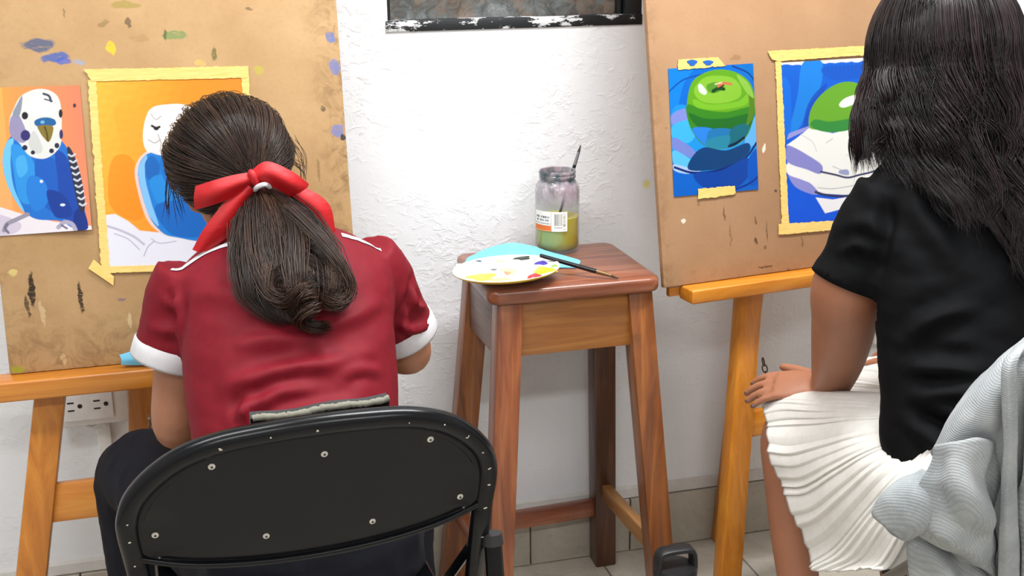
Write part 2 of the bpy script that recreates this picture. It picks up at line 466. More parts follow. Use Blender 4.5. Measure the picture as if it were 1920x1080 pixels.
# sockets and raceway on the wall
M_plast = plain('white_plastic', (226, 226, 224), .4); M_plate = plain('socket_plate', (238, 238, 238), .35); M_dark = plain('socket_slot', (28, 26, 25), .6); M_gold = plain('brass_contact', (120, 96, 60), .4, .6)
def socket(cx, cz, label, n=2, bw=.128, bh=.098):
    th = thing('wall_socket', label, 'socket', (cx, WY, cz))
    obj('back_box', MB().box((cx, WY-.018, cz), (bw, .036, bh), .006, seg=3), M_plast, th)
    pw, ph = .088, .058
    pl = obj('face_plate', MB().box((cx-.010, WY-.038, cz-.006), (pw, .007, ph), .002), M_plate, th)
    for k in range(2):
        ux = cx-.010-.023+k*.046
        for dz in (.0075, -.0075): obj('slot', MB().box((ux-.007, WY-.0418, cz-.006+dz), (.0115, .001, .0027)), M_dark, pl, smooth=0)
        m = MB(); m.tube([(ux+.009, WY-.0412, cz-.006), (ux+.009, WY-.0424, cz-.006)], .0042, 16); obj('ground_hole', m, M_dark, pl)
    return th
pL = at(163, 758, 2.165); sL = socket(pL[0]+.012, pL[2]+.006, 'double white wall socket box half behind the left easel tray')
pR = at(1662, 606, 2.165); socket(pR[0]+.034, pR[2], 'double white wall socket glimpsed between black shirt and bare arm')
rx, rz = at(196, 808, WY)[0], at(196, 808, WY)[2]
w = MB(); wbox(w, rx-.012, rx+.012, WY-.016, WY, .150, pL[2]-.046, .002)
rc = obj('cable_raceway', w, M_plast, base=(rx, WY, .15)); tag(rc, 'narrow white cable raceway running down the wall from the left socket', 'cable cover')
w = MB(); w.tube(crom([(rx-.030, WY-.020, pL[2]-.049), (rx-.016, WY-.022, pL[2]-.053), (rx-.004, WY-.020, pL[2]-.047), (rx+.006, WY-.016, pL[2]-.052)], 5), .0045, 8); obj('cable_end', w, M_plast, rc)

# ------------------------------------------------------------------ easels and drawing boards
class Plane:
    def __init__(s, O, yaw, lean):
        y, l = R(yaw), R(lean); s.O = np.array(O, float)
        s.ex = np.array([math.cos(y), math.sin(y), 0]); back = np.array([-math.sin(y), math.cos(y), 0])
        s.ey = math.cos(l)*np.array([0, 0, 1.])+math.sin(l)*back; s.n = np.cross(s.ex, s.ey); s.back = back
    def W(s, u, v, d=0.0): return s.O+s.ex*u+s.ey*v+s.n*d
    def hit(s, px, py, d=0.0):
        ray = _f+((px-960)*_r+(540-py)*_u)/FOCAL; c = np.array([0, 0, CAM_H]); o = s.O+s.n*d
        p = c+ray*(((o-c)@s.n)/(ray@s.n))-s.O
        return np.array([p@s.ex, p@s.ey])
    def M(s, u=0, v=0, d=0):
        o = s.W(u, v, d); e, f, n = s.ex, s.ey, s.n
        return Matrix(((e[0], f[0], n[0], o[0]), (e[1], f[1], n[1], o[1]), (e[2], f[2], n[2], o[2]), (0, 0, 0, 1)))
PL = Plane((-.05, 1.905, .645), 0, 10)
PR = Plane((1.08, 1.92, .70), 8, 10)
def board_mat(name, pl, a, b, stains, dirt):
    t = NT(name)
    f = t.noise(6, 6, .6); g = t.noise(140, 3, .7); h = t.noise(30, 5, .7, dist=.8)
    c = t.ramp(f, [(.3, a), (.7, b)])
    c = t.mix(t.mr(g, .5, .8, 0, .3), c, lin((150, 112, 70)))
    sp = t.n('ShaderNodeSeparateXYZ'); t.l(t.co, sp.inputs[0])
    for (ax, lo, hi, k, col) in dirt:                     # grime towards a worn edge, broken by noise
        e = t.math('MULTIPLY', t.mr(sp.outputs[ax], lo, hi, 0, 1), t.mr(h, .46, .62))
        c = t.mix(t.math('MULTIPLY', e, k), c, lin(col))
    nv = t.n('ShaderNodeTexNoise'); nv.inputs['Scale'].default_value = 60; nv.inputs['Detail'].default_value = 4; t.l(t.co, nv.inputs['Vector'])
    q = t.n('ShaderNodeVectorMath', operation='MULTIPLY_ADD'); t.l(nv.outputs['Color'], q.inputs[0]); q.inputs[1].default_value = (.016,)*3; q.inputs[2].default_value = (-.008,)*3
    q2 = t.n('ShaderNodeVectorMath', operation='ADD'); t.l(q.outputs[0], q2.inputs[0]); t.l(t.co, q2.inputs[1])
    dry = t.noise(1.0, 4, .7, t.map((60, 220, 60)))
    for (px, py, rx, ry, rot, col, k) in stains:
        u, v = pl.hit(px, py); s = 1.0/1080
        rx_, ry_ = rx*s, ry*s
        m1 = t.map((1, 1, 1), (-u, -v, 0), src=q2.outputs[0]); m2 = t.map((1/rx_, 1/ry_, 0), rot=(0, 0, R(rot)), src=m1)
        L = t.n('ShaderNodeVectorMath', operation='LENGTH'); t.l(m2, L.inputs[0])
        e = t.math('MULTIPLY', t.mr(L.outputs['Value'], 1.0, .75), t.mr(dry, .30, .46, .15, 1.0))
        c = t.mix(t.math('MULTIPLY', e, k), c, lin(col))
    t.set(Base_Color=c, Roughness=.6); t.b.inputs['Specular IOR Level'].default_value = .3
    t.bump(g, .12, .0006); return t.m
stL = [(72, 84, 30, 12, 8, (72, 84, 112), .9), (103, 108, 26, 9, -6, (62, 88, 150), .9), (120, 116, 14, 6, 0, (50, 84, 170), .8), (148, 116, 10, 5, 0, (130, 150, 180), .6),
  (208, 90, 8, 14, -8, (226, 178, 40), .9), (328, 66, 24, 10, 0, (92, 128, 72), .75), (309, 64, 4, 12, 0, (70, 84, 40), .8), (240, 42, 5, 11, 14, (66, 56, 40), .7), (193, 44, 12, 6, 30, (120, 98, 60), .6),
  (236, 9, 26, 6, 4, (140, 124, 52), .7), (118, 24, 3, 9, 0, (96, 80, 50), .6), (402, 102, 5, 13, 6, (88, 88, 44), .8), (375, 118, 9, 6, 0, (200, 170, 80), .6), (486, 133, 11, 8, 20, (168, 160, 60), .7), (262, 72, 18, 8, 0, (150, 120, 74), .5),
  (620, 70, 11, 12, 0, (92, 108, 160), .85), (627, 127, 12, 17, 0, (104, 112, 158), .85), (634, 244, 14, 12, 0, (110, 118, 166), .85), (642, 256, 6, 7, 0, (40, 40, 48), .9), (604, 205, 7, 5, 0, (60, 52, 42), .7),
  (60, 545, 6, 34, -14, (36, 26, 20), .95), (52, 575, 4, 22, -4, (44, 32, 24), .8), (151, 556, 4, 30, 6, (44, 32, 26), .95), (80, 588, 4, 26, 0, (206, 180, 144), .6), (230, 562, 10, 3, 10, (96, 82, 120), .6), (243, 600, 4, 14, 0, (214, 190, 150), .6),
  (34, 692, 14, 7, 0, (150, 158, 40), .8), (118, 672, 5, 12, 0, (214, 186, 140), .6), (22, 512, 10, 8, 20, (214, 196, 120), .7), (598, 320, 4, 24, 0, (110, 86, 52), .5), (606, 60, 16, 8, 0, (150, 120, 80), .4), (468, 18, 6, 4, 0, (70, 56, 40), .6), (140, 200, 4, 6, 20, (60, 46, 60), .7)]
stR = [(1660, 43, 13, 4, 4, (84, 84, 130), .85), (1670, 12, 6, 5, 0, (120, 90, 60), .6), (1432, 278, 4, 10, 8, (236, 226, 210), .8), (1281, 414, 6, 6, 30, (238, 230, 214), .8), (1357, 402, 3, 16, 2, (100, 72, 44), .8), (1369, 440, 2, 26, 0, (120, 90, 60), .6),
  (1416, 415, 3, 10, 20, (84, 60, 40), .7), (1438, 432, 2, 22, 0, (90, 64, 44), .7), (1418, 452, 3, 8, 20, (70, 50, 36), .8), (1434, 462, 5, 5, 0, (90, 66, 46), .6), (1453, 358, 5, 4, 0, (60, 44, 36), .8), (1504, 455, 3, 14, 0, (100, 76, 54), .6), (1380, 108, 14, 5, 10, (138, 100, 66), .6), (1310, 380, 4, 5, 0, (120, 90, 60), .5), (1436, 500, 20, 2, 35, (80, 58, 44), .8), (1480, 512, 3, 14, 20, (96, 70, 50), .6), (1250, 240, 4, 3, 0, (120, 88, 60), .5), (1300, 510, 9, 6, 0, (150, 112, 76), .5)]
M_bL = board_mat('stained_fibreboard', PL, (162, 128, 86), (182, 150, 108), stL, [(1, .11, .0, .55, (96, 68, 40)), (0, .22, .285, .7, (104, 78, 46)), (0, -.2, -.28, .4, (130, 98, 62))])
M_bR = board_mat('brown_fibreboard', PR, (158, 122, 89), (172, 136, 102), stR, [(1, .05, .0, .3, (130, 92, 60)), (0, -.275, -.30, .35, (120, 88, 58))])
def drawing_board(pl, u0, u1, h, mat, label):
    m = MB().box(((u0+u1)/2, h/2, -.006), (u1-u0, h, .012), .002)
    return tag(obj('drawing_board', m, mat, M=pl.M(), smooth=30), label, 'board')
drawing_board(PL, -.277, .2845, .80, M_bL, 'paint-stained tan fibreboard on the left easel, behind the bird pictures')
drawing_board(PR, -.305, .275, .82, M_bR, 'brown fibreboard on the right easel, behind the apple pictures')

M_pine = [wood('varnished_pine_%s' % 'xyz'[a], (160, 92, 26), (190, 118, 38), (208, 142, 58), a, .35, .3, wear=(150, 96, 40)) for a in range(3)]
M_pine2 = [wood('golden_pine_%s' % 'xyz'[a], (166, 96, 18), (194, 120, 30), (210, 142, 48), a, .35, .3) for a in range(3)]
M_steel = plain('chain_steel', (120, 112, 100), .35, .9)
def chain(parent, pts, link=.016):
    pts = crom(pts, 12); L = np.concatenate([[0], np.cumsum(np.linalg.norm(np.diff(pts, axis=0), axis=1))]); n = max(2, int(L[-1]/(link*.78)))
    for k in range(n):
        s0 = L[-1]*(k+.5)/n; c = np.array([np.interp(s0, L, pts[:, i]) for i in range(3)]); c2 = np.array([np.interp(min(L[-1], s0+.002), L, pts[:, i]) for i in range(3)])
        c1 = np.array([np.interp(max(0, s0-.002), L, pts[:, i]) for i in range(3)]); tdir = nz(c2-c1)
        a = nz(np.cross(tdir, (.4, .9, .2))); a = a if k % 2 else nz(np.cross(tdir, a)+.5*a)
        ring = [c+tdir*(link/2)*math.cos(q)*1.0+a*(link*.3)*math.sin(q) for q in np.linspace(0, 2*math.pi, 14, endpoint=False)]
        obj('chain_link', MB().tube(ring, .0016, 6, closed=True), M_steel, parent)
def easel(pl, label, legs, tray_u, tray_h, cross_v, rear, M, chains, base, apu=None):
    e = thing('wooden_easel', label, 'easel', base)
    d = -.035                                       # legs lie just behind the board
    for (u0, v0, u1, v1) in legs:                   # from low to high, in board coordinates
        s = (u1-u0)/(v1-v0); vb = -(pl.W(0, 0, d)[2])/pl.ey[2]
        p0 = pl.W(u0+(vb-v0)*s, vb, d); p1 = pl.W(u0+(.86-v0)*s, .86, d)
        obj('front_leg', MB().beam(p0, p1, .047, .030, pl.ex, .003), M[2], e)
    tu0, tu1 = tray_u
    m = MB(); P = lambda u, v, q: pl.W(u, 0)+np.array([0, 0, v])-pl.back*q
    z1, z0 = -.001, -tray_h
    m.hexa([P(tu0, z0, .036), P(tu1, z0, .036), P(tu1, z0, -.010), P(tu0, z0, -.010), P(tu0, z1, .036), P(tu1, z1, .036), P(tu1, z1, -.010), P(tu0, z1, -.010)], .0035, 3)
    obj('tray', m, M[0], e)
    m = MB(); m.hexa([P(tu0-.02, z0+.004, -.011), P(tu1+.02, z0+.004, -.011), P(tu1+.02, z0+.004, -.024), P(tu0-.02, z0+.004, -.024), P(tu0-.02, z1-.004, -.011), P(tu1+.02, z1-.004, -.011), P(tu1+.02, z1-.004, -.024), P(tu0-.02, z1-.004, -.024)], .003)
    obj('tray_back_rail', m, M[0], e)
    (ua, ub, v, h) = cross_v
    obj('cross_bar', MB().beam(pl.W(ua, v, d-.006), pl.W(ub, v, d-.006), h, .020, pl.ey, .002), M[0], e)
    ap = pl.W((legs[0][2]+legs[1][2])/2 if apu is None else apu, .86, d-.02)
    obj('apex_block', MB().box(ap, (.14, .05, .06), .004, ax=(pl.ex, pl.n, pl.ey)), M[0], e)
    obj('rear_leg', MB().beam(rear, rear+(ap-rear)*1.0, .045, .028, pl.ex, .003), M[2], e)
    for c in chains: chain(e, c)
    return e
def leg_uv(pl, a, b, d=-.020): return tuple(pl.hit(*a, d))+tuple(pl.hit(*b, d))
lb = leg_uv(PL, (58, 1080), (92, 748))
def mirror(l, c): return (2*c-l[0], l[1], 2*c-l[2], l[3])
cb = PL.hit(140, 937, -.04)
easel(PL, 'pale orange pine easel on the left, holding the paint-stained board', [lb, mirror(lb, -.005)], (-.37, .295), .034, (-.265, .25, cb[1], .064), np.array([-.195, 2.165, 0.0]), M_pine,
      [[at(279, 780, 1.95), at(283, 798, 1.948), at(291, 812, 1.945), at(300, 840, 1.94)]], (-.055, 1.83, 0))
rb = leg_uv(PR, (1372, 1080), (1411, 556)); cb = PR.hit(1425, 790, -.04); tr = PR.hit(1299, 540, .036)
easel(PR, 'golden pine easel on the right, holding the brown board', [rb, mirror(rb, .075)], (tr[0], .33), .027, (-.13, .20, cb[1], .050), np.array([1.056, 2.172, 0.0]), M_pine2,
      [[at(1430, 672, 1.99), at(1436, 700, 1.975), at(1442, 728, 1.955), at(1452, 760, 1.94)]], (1.10, 1.84, 0), .10)

# ------------------------------------------------------------------ the four pictures (flat prints: colour per vertex)
def inside(P, U, V):
    r = np.zeros(U.shape, bool); m = len(P); j = m-1
    for i in range(m):
        xi, yi = P[i]; xj, yj = P[j]
        if yi != yj:
            r ^= ((yi > V) != (yj > V)) & (U < (xj-xi)*(V-yi)/(yj-yi)+xi)
        j = i
    return r
def L3(c): return np.array(lin(c)[:3])
class Picture:
    def __init__(s, pl, corners, nx, ny, d=.0012, th=.0007):
        s.pl = pl; s.nx, s.ny = nx, ny; C = [pl.hit(*c) for c in corners]   # TL TR BR BL
        a, b = np.meshgrid(np.linspace(0, 1, nx), np.linspace(0, 1, ny))
        s.P = ((1-b)*(1-a))[..., None]*C[0]+((1-b)*a)[..., None]*C[1]+(b*a)[..., None]*C[2]+(b*(1-a))[..., None]*C[3]
        s.s, s.t = a, b; s.c = np.ones((ny, nx, 3))*.8; s.d, s.th = d, th; s.org = C[3]; s.C = C
        s.wob = np.array([[math.sin(i*.31+j*.17)+math.sin(j*.37-i*.11)+math.sin(i*.07+j*.41) for i in range(nx)] for j in range(ny)])
    def px(s, pts): return np.array([s.pl.hit(*p) for p in pts])
    def fill(s, pts, col, smooth=True, k=1.0, rough=0.0):
        Q = s.px(pts); Q = crom_closed(Q, 6) if smooth else Q
        acc = np.zeros(s.s.shape); h = np.linalg.norm(s.P[0, 1]-s.P[0, 0]) if s.nx > 1 else 0
        U, V = s.P[..., 0]+s.wob*rough*h, s.P[..., 1]+s.wob[::-1]*rough*h
        for du, dv in ((-.25, -.25), (.25, -.25), (-.25, .25), (.25, .25)): acc += inside(Q, U+du*h, V+dv*h)
        a = (acc/4*k)[..., None]; s.c = s.c*(1-a)+L3(col)*a; return s
    def line(s, pts, w, col, k=1.0):
        Q = crom(s.px(pts), 6); w = w/1080; d = np.full(s.s.shape, 1e9)
        for i in range(len(Q)-1):
            a, b = Q[i], Q[i+1]; ab = b-a; t = np.clip(((s.P-a)@ab)/(ab@ab+1e-12), 0, 1)
            d = np.minimum(d, np.linalg.norm(s.P-(a+t[..., None]*ab), axis=-1))
        h = np.linalg.norm(s.P[0, 1]-s.P[0, 0]); al = (np.clip((w/2-d)/h+.5, 0, 1)*k)[..., None]; s.c = s.c*(1-al)+L3(col)*al; return s
    def dot(s, x, y, rx, ry, col, k=1.0):
        q = np.linspace(0, 2*math.pi, 12, endpoint=False); return s.fill([(x+rx*math.cos(t), y+ry*math.sin(t)) for t in q], col, True, k)
    def build(s, name, mat, curl=0.0):
        me = bpy.data.meshes.new(name); nx, ny = s.nx, s.ny
        lift = curl*(s.s**2*(s.t)**3)+s.d+s.th
        V = np.concatenate([(s.P-s.org), lift[..., None]], axis=-1).reshape(-1, 3)
        idx = np.arange(nx*ny).reshape(ny, nx)
        F = np.stack([idx[1:, :-1], idx[1:, 1:], idx[:-1, 1:], idx[:-1, :-1]], -1).reshape(-1, 4).tolist()
        rim = np.concatenate([idx[0, :], idx[1:, -1], idx[-1, -2::-1], idx[-2:0:-1, 0]]); n0 = len(V)
        V2 = V[rim].copy(); V2[:, 2] -= s.th; V = np.vstack([V, V2]); m = len(rim)
        F += [[int(rim[(i+1) % m]), int(rim[i]), n0+i, n0+(i+1) % m][::-1] for i in range(m)] + [list(range(n0, n0+m))]
        me.from_pydata(V.tolist(), [], F); ca = me.color_attributes.new('Col', 'FLOAT_COLOR', 'POINT')
        c = np.ones((len(V), 4)); k_ = s.c*.74; c[:n0, :3] = k_.reshape(-1, 3); c[n0:, :3] = k_.reshape(-1, 3)[rim]
        ca.data.foreach_set('color', c.astype(np.float32).ravel()); me.update()
        me.materials.append(mat)
        o = bpy.data.objects.new(name, me); COL.objects.link(o); o.matrix_world = s.pl.M(s.org[0], s.org[1], 0); s.o = o; return o
M_print = vcol('printed_paper', .4); M_gouache = vcol('gouache_on_paper', .7)
t = NT('masking_tape'); f = t.noise(1.0, 3, .6, t.map((40, 400, 40))); t.set(Base_Color=t.ramp(f, [(.3, (214, 178, 92)), (.7, (228, 198, 122))]), Roughness=.6); t.bump(f, .2, .0005)
M_tape = t.m; M_bluep = plain('blue_paint', (20, 90, 170), .5)
def tape(pic, pts, d=.0026, name='masking_tape', rag=0.0):
    Q = pic.px(pts); c = Q.mean(0); b = bmesh.new()
    P = []
    for i in range(len(Q)):                                # slightly torn edges
        a, e = Q[i], Q[(i+1) % len(Q)]; n = max(2, int(np.linalg.norm(e-a)/.004))
        nrm = np.array([-(e-a)[1], (e-a)[0]])/(np.linalg.norm(e-a)+1e-9)
        for k in range(n): P.append(a+(e-a)*k/n+nrm*(RNG.normal()*rag if k else 0))
    vs = [b.verts.new((p[0]-pic.org[0], p[1]-pic.org[1], d)) for p in P]
    f = b.faces.new(vs); r = bmesh.ops.extrude_face_region(b, geom=[f])
    for v in r['geom']:
        if isinstance(v, bmesh.types.BMVert): v.co.z += .0004
    bmesh.ops.recalc_face_normals(b, faces=b.faces)
    m = MB().bm(b); me = mesh_of(m, name); me.materials.append(M_tape); o = bpy.data.objects.new(name, me); COL.objects.link(o); o.parent = pic.o; return o

# parakeet print, far left
p = Picture(PL, [(-34, 165), (150, 160), (173, 430), (-7, 443)], 200, 290)
g = p.s[..., None]; v = p.t[..., None]
p.c = (L3((246, 166, 70))*(1-g)+L3((226, 132, 100))*g)*(1-.25*v)+L3((240, 160, 110))*.25*v
p.c = np.where(g < .20, L3((250, 176, 84))*(1-v)+L3((244, 170, 110))*v, p.c)
p.fill([(-60, 385), (0, 388), (45, 402), (100, 415), (180, 424), (180, 450), (-60, 450)], (232, 226, 232), False)
p.fill([(-60, 392), (0, 402), (40, 420), (20, 440), (-60, 445)], (206, 196, 214), True)
p.fill([(5, 300), (16, 262), (40, 248), (80, 262), (112, 262), (132, 290), (148, 345), (164, 425), (140, 428), (112, 414), (66, 410), (36, 386), (14, 345)], (28, 112, 204))
p.fill([(5, 300), (14, 266), (26, 262), (20, 300), (26, 350), (46, 396), (34, 384), (14, 345)], (112, 196, 240))
p.fill([(22, 272), (52, 284), (70, 330), (58, 380), (36, 372), (26, 320)], (42, 146, 224))
p.fill([(70, 296), (104, 300), (112, 350), (100, 396), (74, 372), (66, 330)], (18, 92, 190))
p.fill([(104, 284), (126, 296), (142, 352), (150, 408), (126, 414), (112, 372), (108, 330)], (14, 70, 168))
p.fill([(56, 330), (84, 340), (90, 378), (66, 396), (50, 362)], (32, 124, 214)); p.fill([(88, 358), (120, 366), (136, 402), (104, 406)], (10, 58, 150)); p.fill([(30, 300), (46, 292), (52, 320), (36, 332)], (70, 170, 232))
p.fill([(140, 398), (156, 392), (166, 427), (142, 430)], (8, 46, 130)); p.dot(78, 340, 3, 3, (230, 240, 250)); p.dot(118, 384, 5, 2.5, (220, 234, 250))
p.fill([(20, 250), (18, 226), (26, 204), (40, 180), (70, 167), (98, 172), (113, 192), (116, 240), (112, 276), (86, 297), (56, 292), (38, 270)], (226, 228, 224))
p.fill([(18, 248), (20, 222), (32, 212), (44, 232), (52, 256), (44, 268), (28, 262)], (152, 146, 182)); p.fill([(24, 214), (32, 196), (42, 180), (40, 206), (34, 220)], (140, 148, 166))
p.fill([(46, 200), (66, 176), (94, 176), (108, 196), (98, 214), (66, 216)], (240, 241, 236)); p.line([(82, 176), (92, 180), (96, 190)], 4, (60, 70, 90)); p.line([(84, 186), (98, 190)], 2.5, (70, 80, 100))
p.fill([(62, 246), (72, 256), (80, 282), (66, 288), (54, 270)], (206, 208, 206))
p.fill([(66, 226), (84, 220), (102, 224), (104, 234), (86, 238), (68, 236)], (28, 98, 160)); p.dot(80, 229, 4, 3, (120, 180, 220))
p.fill([(72, 236), (98, 236), (99, 250), (92, 266), (82, 258), (74, 246)], (134, 116, 44)); p.line([(84, 238), (88, 250), (90, 264)], 3, (84, 72, 26))
p.dot(47, 217, 6, 7, (24, 24, 34)); p.dot(114, 213, 3.5, 8, (30, 30, 44)); p.dot(48, 254, 9, 10, (50, 46, 112)); p.dot(47, 277, 5, 5, (34, 34, 70)); p.dot(62, 286, 4, 4, (34, 34, 60)); p.dot(97, 283, 4.5, 4.5, (34, 34, 60)); p.dot(107, 273, 4.5, 5, (40, 40, 70)); p.dot(115, 252, 3.5, 9, (50, 46, 100))
p.fill([(126, 280), (136, 284), (152, 330), (160, 388), (150, 394), (138, 346)], (40, 44, 66))
for k in range(9):
    x, y = 131+k*2.6, 292+k*11.5; p.line([(x-2, y-2), (x+4, y+1), (x+10, y-3)], 3, (206, 214, 224))
p.line([(8, 432), (14, 420), (30, 412), (52, 402)], 7, (150, 146, 164)); p.line([(14, 420), (10, 428), (16, 436)], 4, (110, 108, 130)); p.line([(110, 426), (122, 416), (136, 420), (142, 430)], 7, (170, 168, 190)); p.line([(116, 422), (126, 428)], 3, (100, 96, 130)); p.dot(140, 198, 3, 4, (70, 50, 70))
tag(p.build('bird_print', M_print, .006), 'finished picture of a blue and white parakeet on orange, at the left board edge', 'picture')

# parakeet painting in progress
p = Picture(PL, [(168, 141), (462, 133), (478, 500), (194, 508)], 270, 340)
g = p.s[..., None]; v = p.t[..., None]; n = p.wob[..., None]*.012
w0 = np.clip(1-g*1.6-v*.5+n*3, 0, 1); p.c = L3((250, 150, 34))*(1-w0)+L3((255, 190, 66))*w0
w1 = np.clip((g-.55)*1.6, 0, 1)*np.clip(1-v*2, 0, 1); p.c = p.c*(1-w1)+L3((236, 138, 48))*w1
p.fill([(215, 200), (258, 196), (262, 250), (236, 290), (222, 250)], (255, 168, 50), True, .6); p.fill([(210, 300), (250, 300), (270, 400), (240, 410), (205, 380)], (249, 140, 18), True, .7)
p.fill([(168, 412), (190, 404), (216, 401), (240, 414), (262, 432), (300, 436), (380, 428), (480, 430), (480, 515), (185, 515)], (233, 234, 245), False)
p.fill([(268, 260), (272, 226), (284, 203), (312, 196), (350, 198), (384, 226), (390, 292), (300, 294), (276, 284)], (246, 243, 238))
p.fill([(254, 338), (256, 306), (276, 284), (306, 290), (392, 296), (412, 442), (330, 446), (296, 434), (272, 404)], (234, 218, 220), True, .8)
p.fill([(260, 336), (262, 306), (280, 287), (306, 292), (392, 298), (404, 440), (326, 444), (296, 428), (276, 396)], (24, 128, 216))
p.fill([(260, 330), (263, 306), (276, 292), (272, 330), (284, 380), (298, 424), (276, 396)], (132, 196, 250)); p.fill([(272, 306), (286, 292), (300, 312), (292, 338), (276, 334)], (22, 104, 190)); p.fill([(280, 340), (308, 330), (320, 380), (300, 388)], (34, 142, 226)); p.fill([(290, 390), (330, 376), (380, 390), (392, 438), (324, 440)], (12, 104, 196)); p.fill([(300, 300), (340, 296), (350, 340), (316, 350)], (18, 116, 206))
p.line([(285, 236), (293, 240), (299, 238)], 4, (26, 22, 24)); p.dot(293, 241, 5, 3.5, (26, 22, 24)); p.line([(278, 262), (290, 268), (300, 262)], 1.5, (150, 140, 140)); p.line([(283, 214), (292, 224), (302, 218)], 1.5, (170, 160, 158)); p.line([(296, 252), (302, 268), (300, 284)], 1.5, (160, 150, 150))
p.line([(202, 424), (226, 432), (252, 444), (270, 458)], 4, (196, 190, 212)); p.line([(215, 438), (240, 448), (262, 468)], 1.6, (176, 172, 196)); p.line([(270, 480), (278, 462), (290, 452)], 1.6, (176, 172, 196)); p.line([(284, 448), (300, 456), (330, 452)], 1.6, (180, 176, 200))
tag(p.build('bird_painting', M_gouache), 'half-finished orange and blue parakeet painting behind the ponytailed person', 'painting')
tape(p, [(157, 130), (465, 124), (467, 146), (172, 153)], rag=.0004); tape(p, [(165, 150), (180, 150), (206, 505), (190, 510)], .0022, rag=.0007); tape(p, [(452, 134), (466, 132), (484, 500), (470, 503)], .0022, rag=.0005); tape(p, [(190, 500), (478, 490), (479, 503), (192, 512)], .003, rag=.0005); tape(p, [(176, 486), (214, 518), (213, 535), (166, 503)], .0034)

# apple print
p = Picture(PR, [(1252, 129), (1411, 119), (1421, 355), (1263, 369)], 200, 290)
v = p.t[..., None]; p.c = L3((0, 108, 208))*(1-v)+L3((8, 96, 196))*v
p.fill([(1250, 130), (1300, 124), (1280, 160), (1268, 210), (1255, 220)], (10, 128, 222)); p.line([(1253, 172), (1280, 150), (1320, 138)], 2.5, (0, 70, 160)); p.fill([(1380, 120), (1412, 118), (1414, 150), (1396, 140)], (0, 112, 200)); p.line([(1372, 124), (1400, 136), (1414, 152)], 3, (0, 52, 120))
p.fill([(1258, 210), (1290, 200), (1300, 240), (1330, 270), (1400, 262), (1418, 240), (1420, 290), (1370, 318), (1300, 322), (1262, 314)], (26, 146, 226)); p.fill([(1258, 216), (1284, 204), (1292, 226), (1264, 238)], (126, 140, 214)); p.fill([(1260, 236), (1292, 226), (1302, 252), (1290, 268), (1262, 262)], (60, 176, 240))
p.fill([(1262, 258), (1286, 270), (1304, 286), (1296, 296), (1262, 280)], (116, 132, 206)); p.fill([(1262, 282), (1290, 296), (1310, 312), (1290, 318), (1262, 306)], (88, 186, 244)); p.fill([(1263, 308), (1296, 316), (1320, 318), (1290, 326), (1264, 320)], (170, 196, 240)); p.fill([(1396, 260), (1418, 214), (1419, 262), (1402, 276)], (96, 176, 236))
p.fill([(1290, 318), (1300, 290), (1322, 276), (1360, 282), (1400, 268), (1404, 284), (1380, 304), (1340, 318)], (6, 62, 116)); p.line([(1264, 314), (1300, 324), (1350, 318), (1396, 296), (1420, 264)], 4.5, (4, 34, 110)); p.fill([(1300, 326), (1350, 320), (1400, 296), (1402, 330), (1370, 356), (1320, 352)], (6, 66, 160)); p.fill([(1402, 300), (1421, 280), (1422, 340), (1404, 346)], (0, 84, 190)); p.line([(1376, 356), (1404, 344), (1422, 330)], 4, (4, 50, 140))
p.fill([(1287, 192), (1298, 152), (1334, 132), (1374, 134), (1404, 154), (1415, 190), (1410, 226), (1396, 260), (1362, 279), (1322, 274), (1300, 252), (1288, 222)], (98, 166, 28))
p.fill([(1288, 196), (1320, 206), (1362, 210), (1412, 200), (1410, 228), (1396, 258), (1362, 278), (1322, 274), (1300, 252), (1288, 222)], (52, 132, 28)); p.fill([(1290, 212), (1320, 222), (1360, 222), (1408, 214), (1398, 246), (1350, 246), (1310, 240)], (28, 106, 34)); p.fill([(1298, 240), (1330, 240), (1336, 250), (1326, 274), (1306, 258)], (40, 128, 222)); p.fill([(1330, 244), (1372, 244), (1370, 276), (1328, 274)], (28, 116, 176)); p.fill([(1370, 242), (1402, 232), (1396, 258), (1368, 276)], (18, 104, 120)); p.fill([(1326, 262), (1366, 254), (1360, 278), (1326, 275)], (36, 132, 160))
p.fill([(1300, 170), (1316, 148), (1340, 142), (1372, 146), (1388, 164), (1384, 184), (1350, 194), (1314, 190)], (132, 190, 52)); p.fill([(1300, 186), (1330, 196), (1382, 190), (1400, 176), (1398, 196), (1350, 206), (1306, 202)], (120, 186, 40)); p.fill([(1308, 160), (1314, 158), (1324, 172), (1320, 178), (1310, 172)], (214, 232, 214)); p.fill([(1324, 160), (1342, 154), (1354, 160), (1348, 172), (1330, 174)], (84, 148, 44)); p.fill([(1400, 160), (1413, 186), (1410, 222), (1398, 234), (1404, 200)], (84, 128, 30)); p.fill([(1380, 140), (1402, 156), (1412, 184), (1396, 170)], (138, 190, 70))
p.line([(1336, 171), (1346, 166), (1356, 167)], 7, (16, 70, 20)); p.line([(1346, 162), (1356, 156), (1370, 158)], 5, (206, 110, 80)); p.line([(1348, 165), (1356, 160)], 3, (60, 30, 20)); p.line([(1340, 158), (1352, 155)], 3, (230, 200, 150)); p.line([(1366, 274), (1380, 268), (1394, 258)], 5, (4, 26, 60))
tag(p.build('apple_print', M_print), 'small finished picture of a green apple on blue, taped at top and bottom', 'picture')
tape(p, [(1270, 112), (1344, 107), (1360, 124), (1270, 131)], rag=.0006); tape(p, [(1307, 354), (1376, 348), (1378, 361), (1373, 365), (1307, 373)], rag=.0006)
for (x, y, rx, ry) in ((1296, 118, 9, 6), (1326, 118, 9, 5)):
    q = np.linspace(0, 2*math.pi, 12, endpoint=False); o = tape(p, [(x+rx*math.cos(a)*(1+.3*math.sin(3*a)), y-ry*math.sin(a)) for a in q][::-1], .0031, 'paint_spot'); o.data.materials[0] = M_bluep

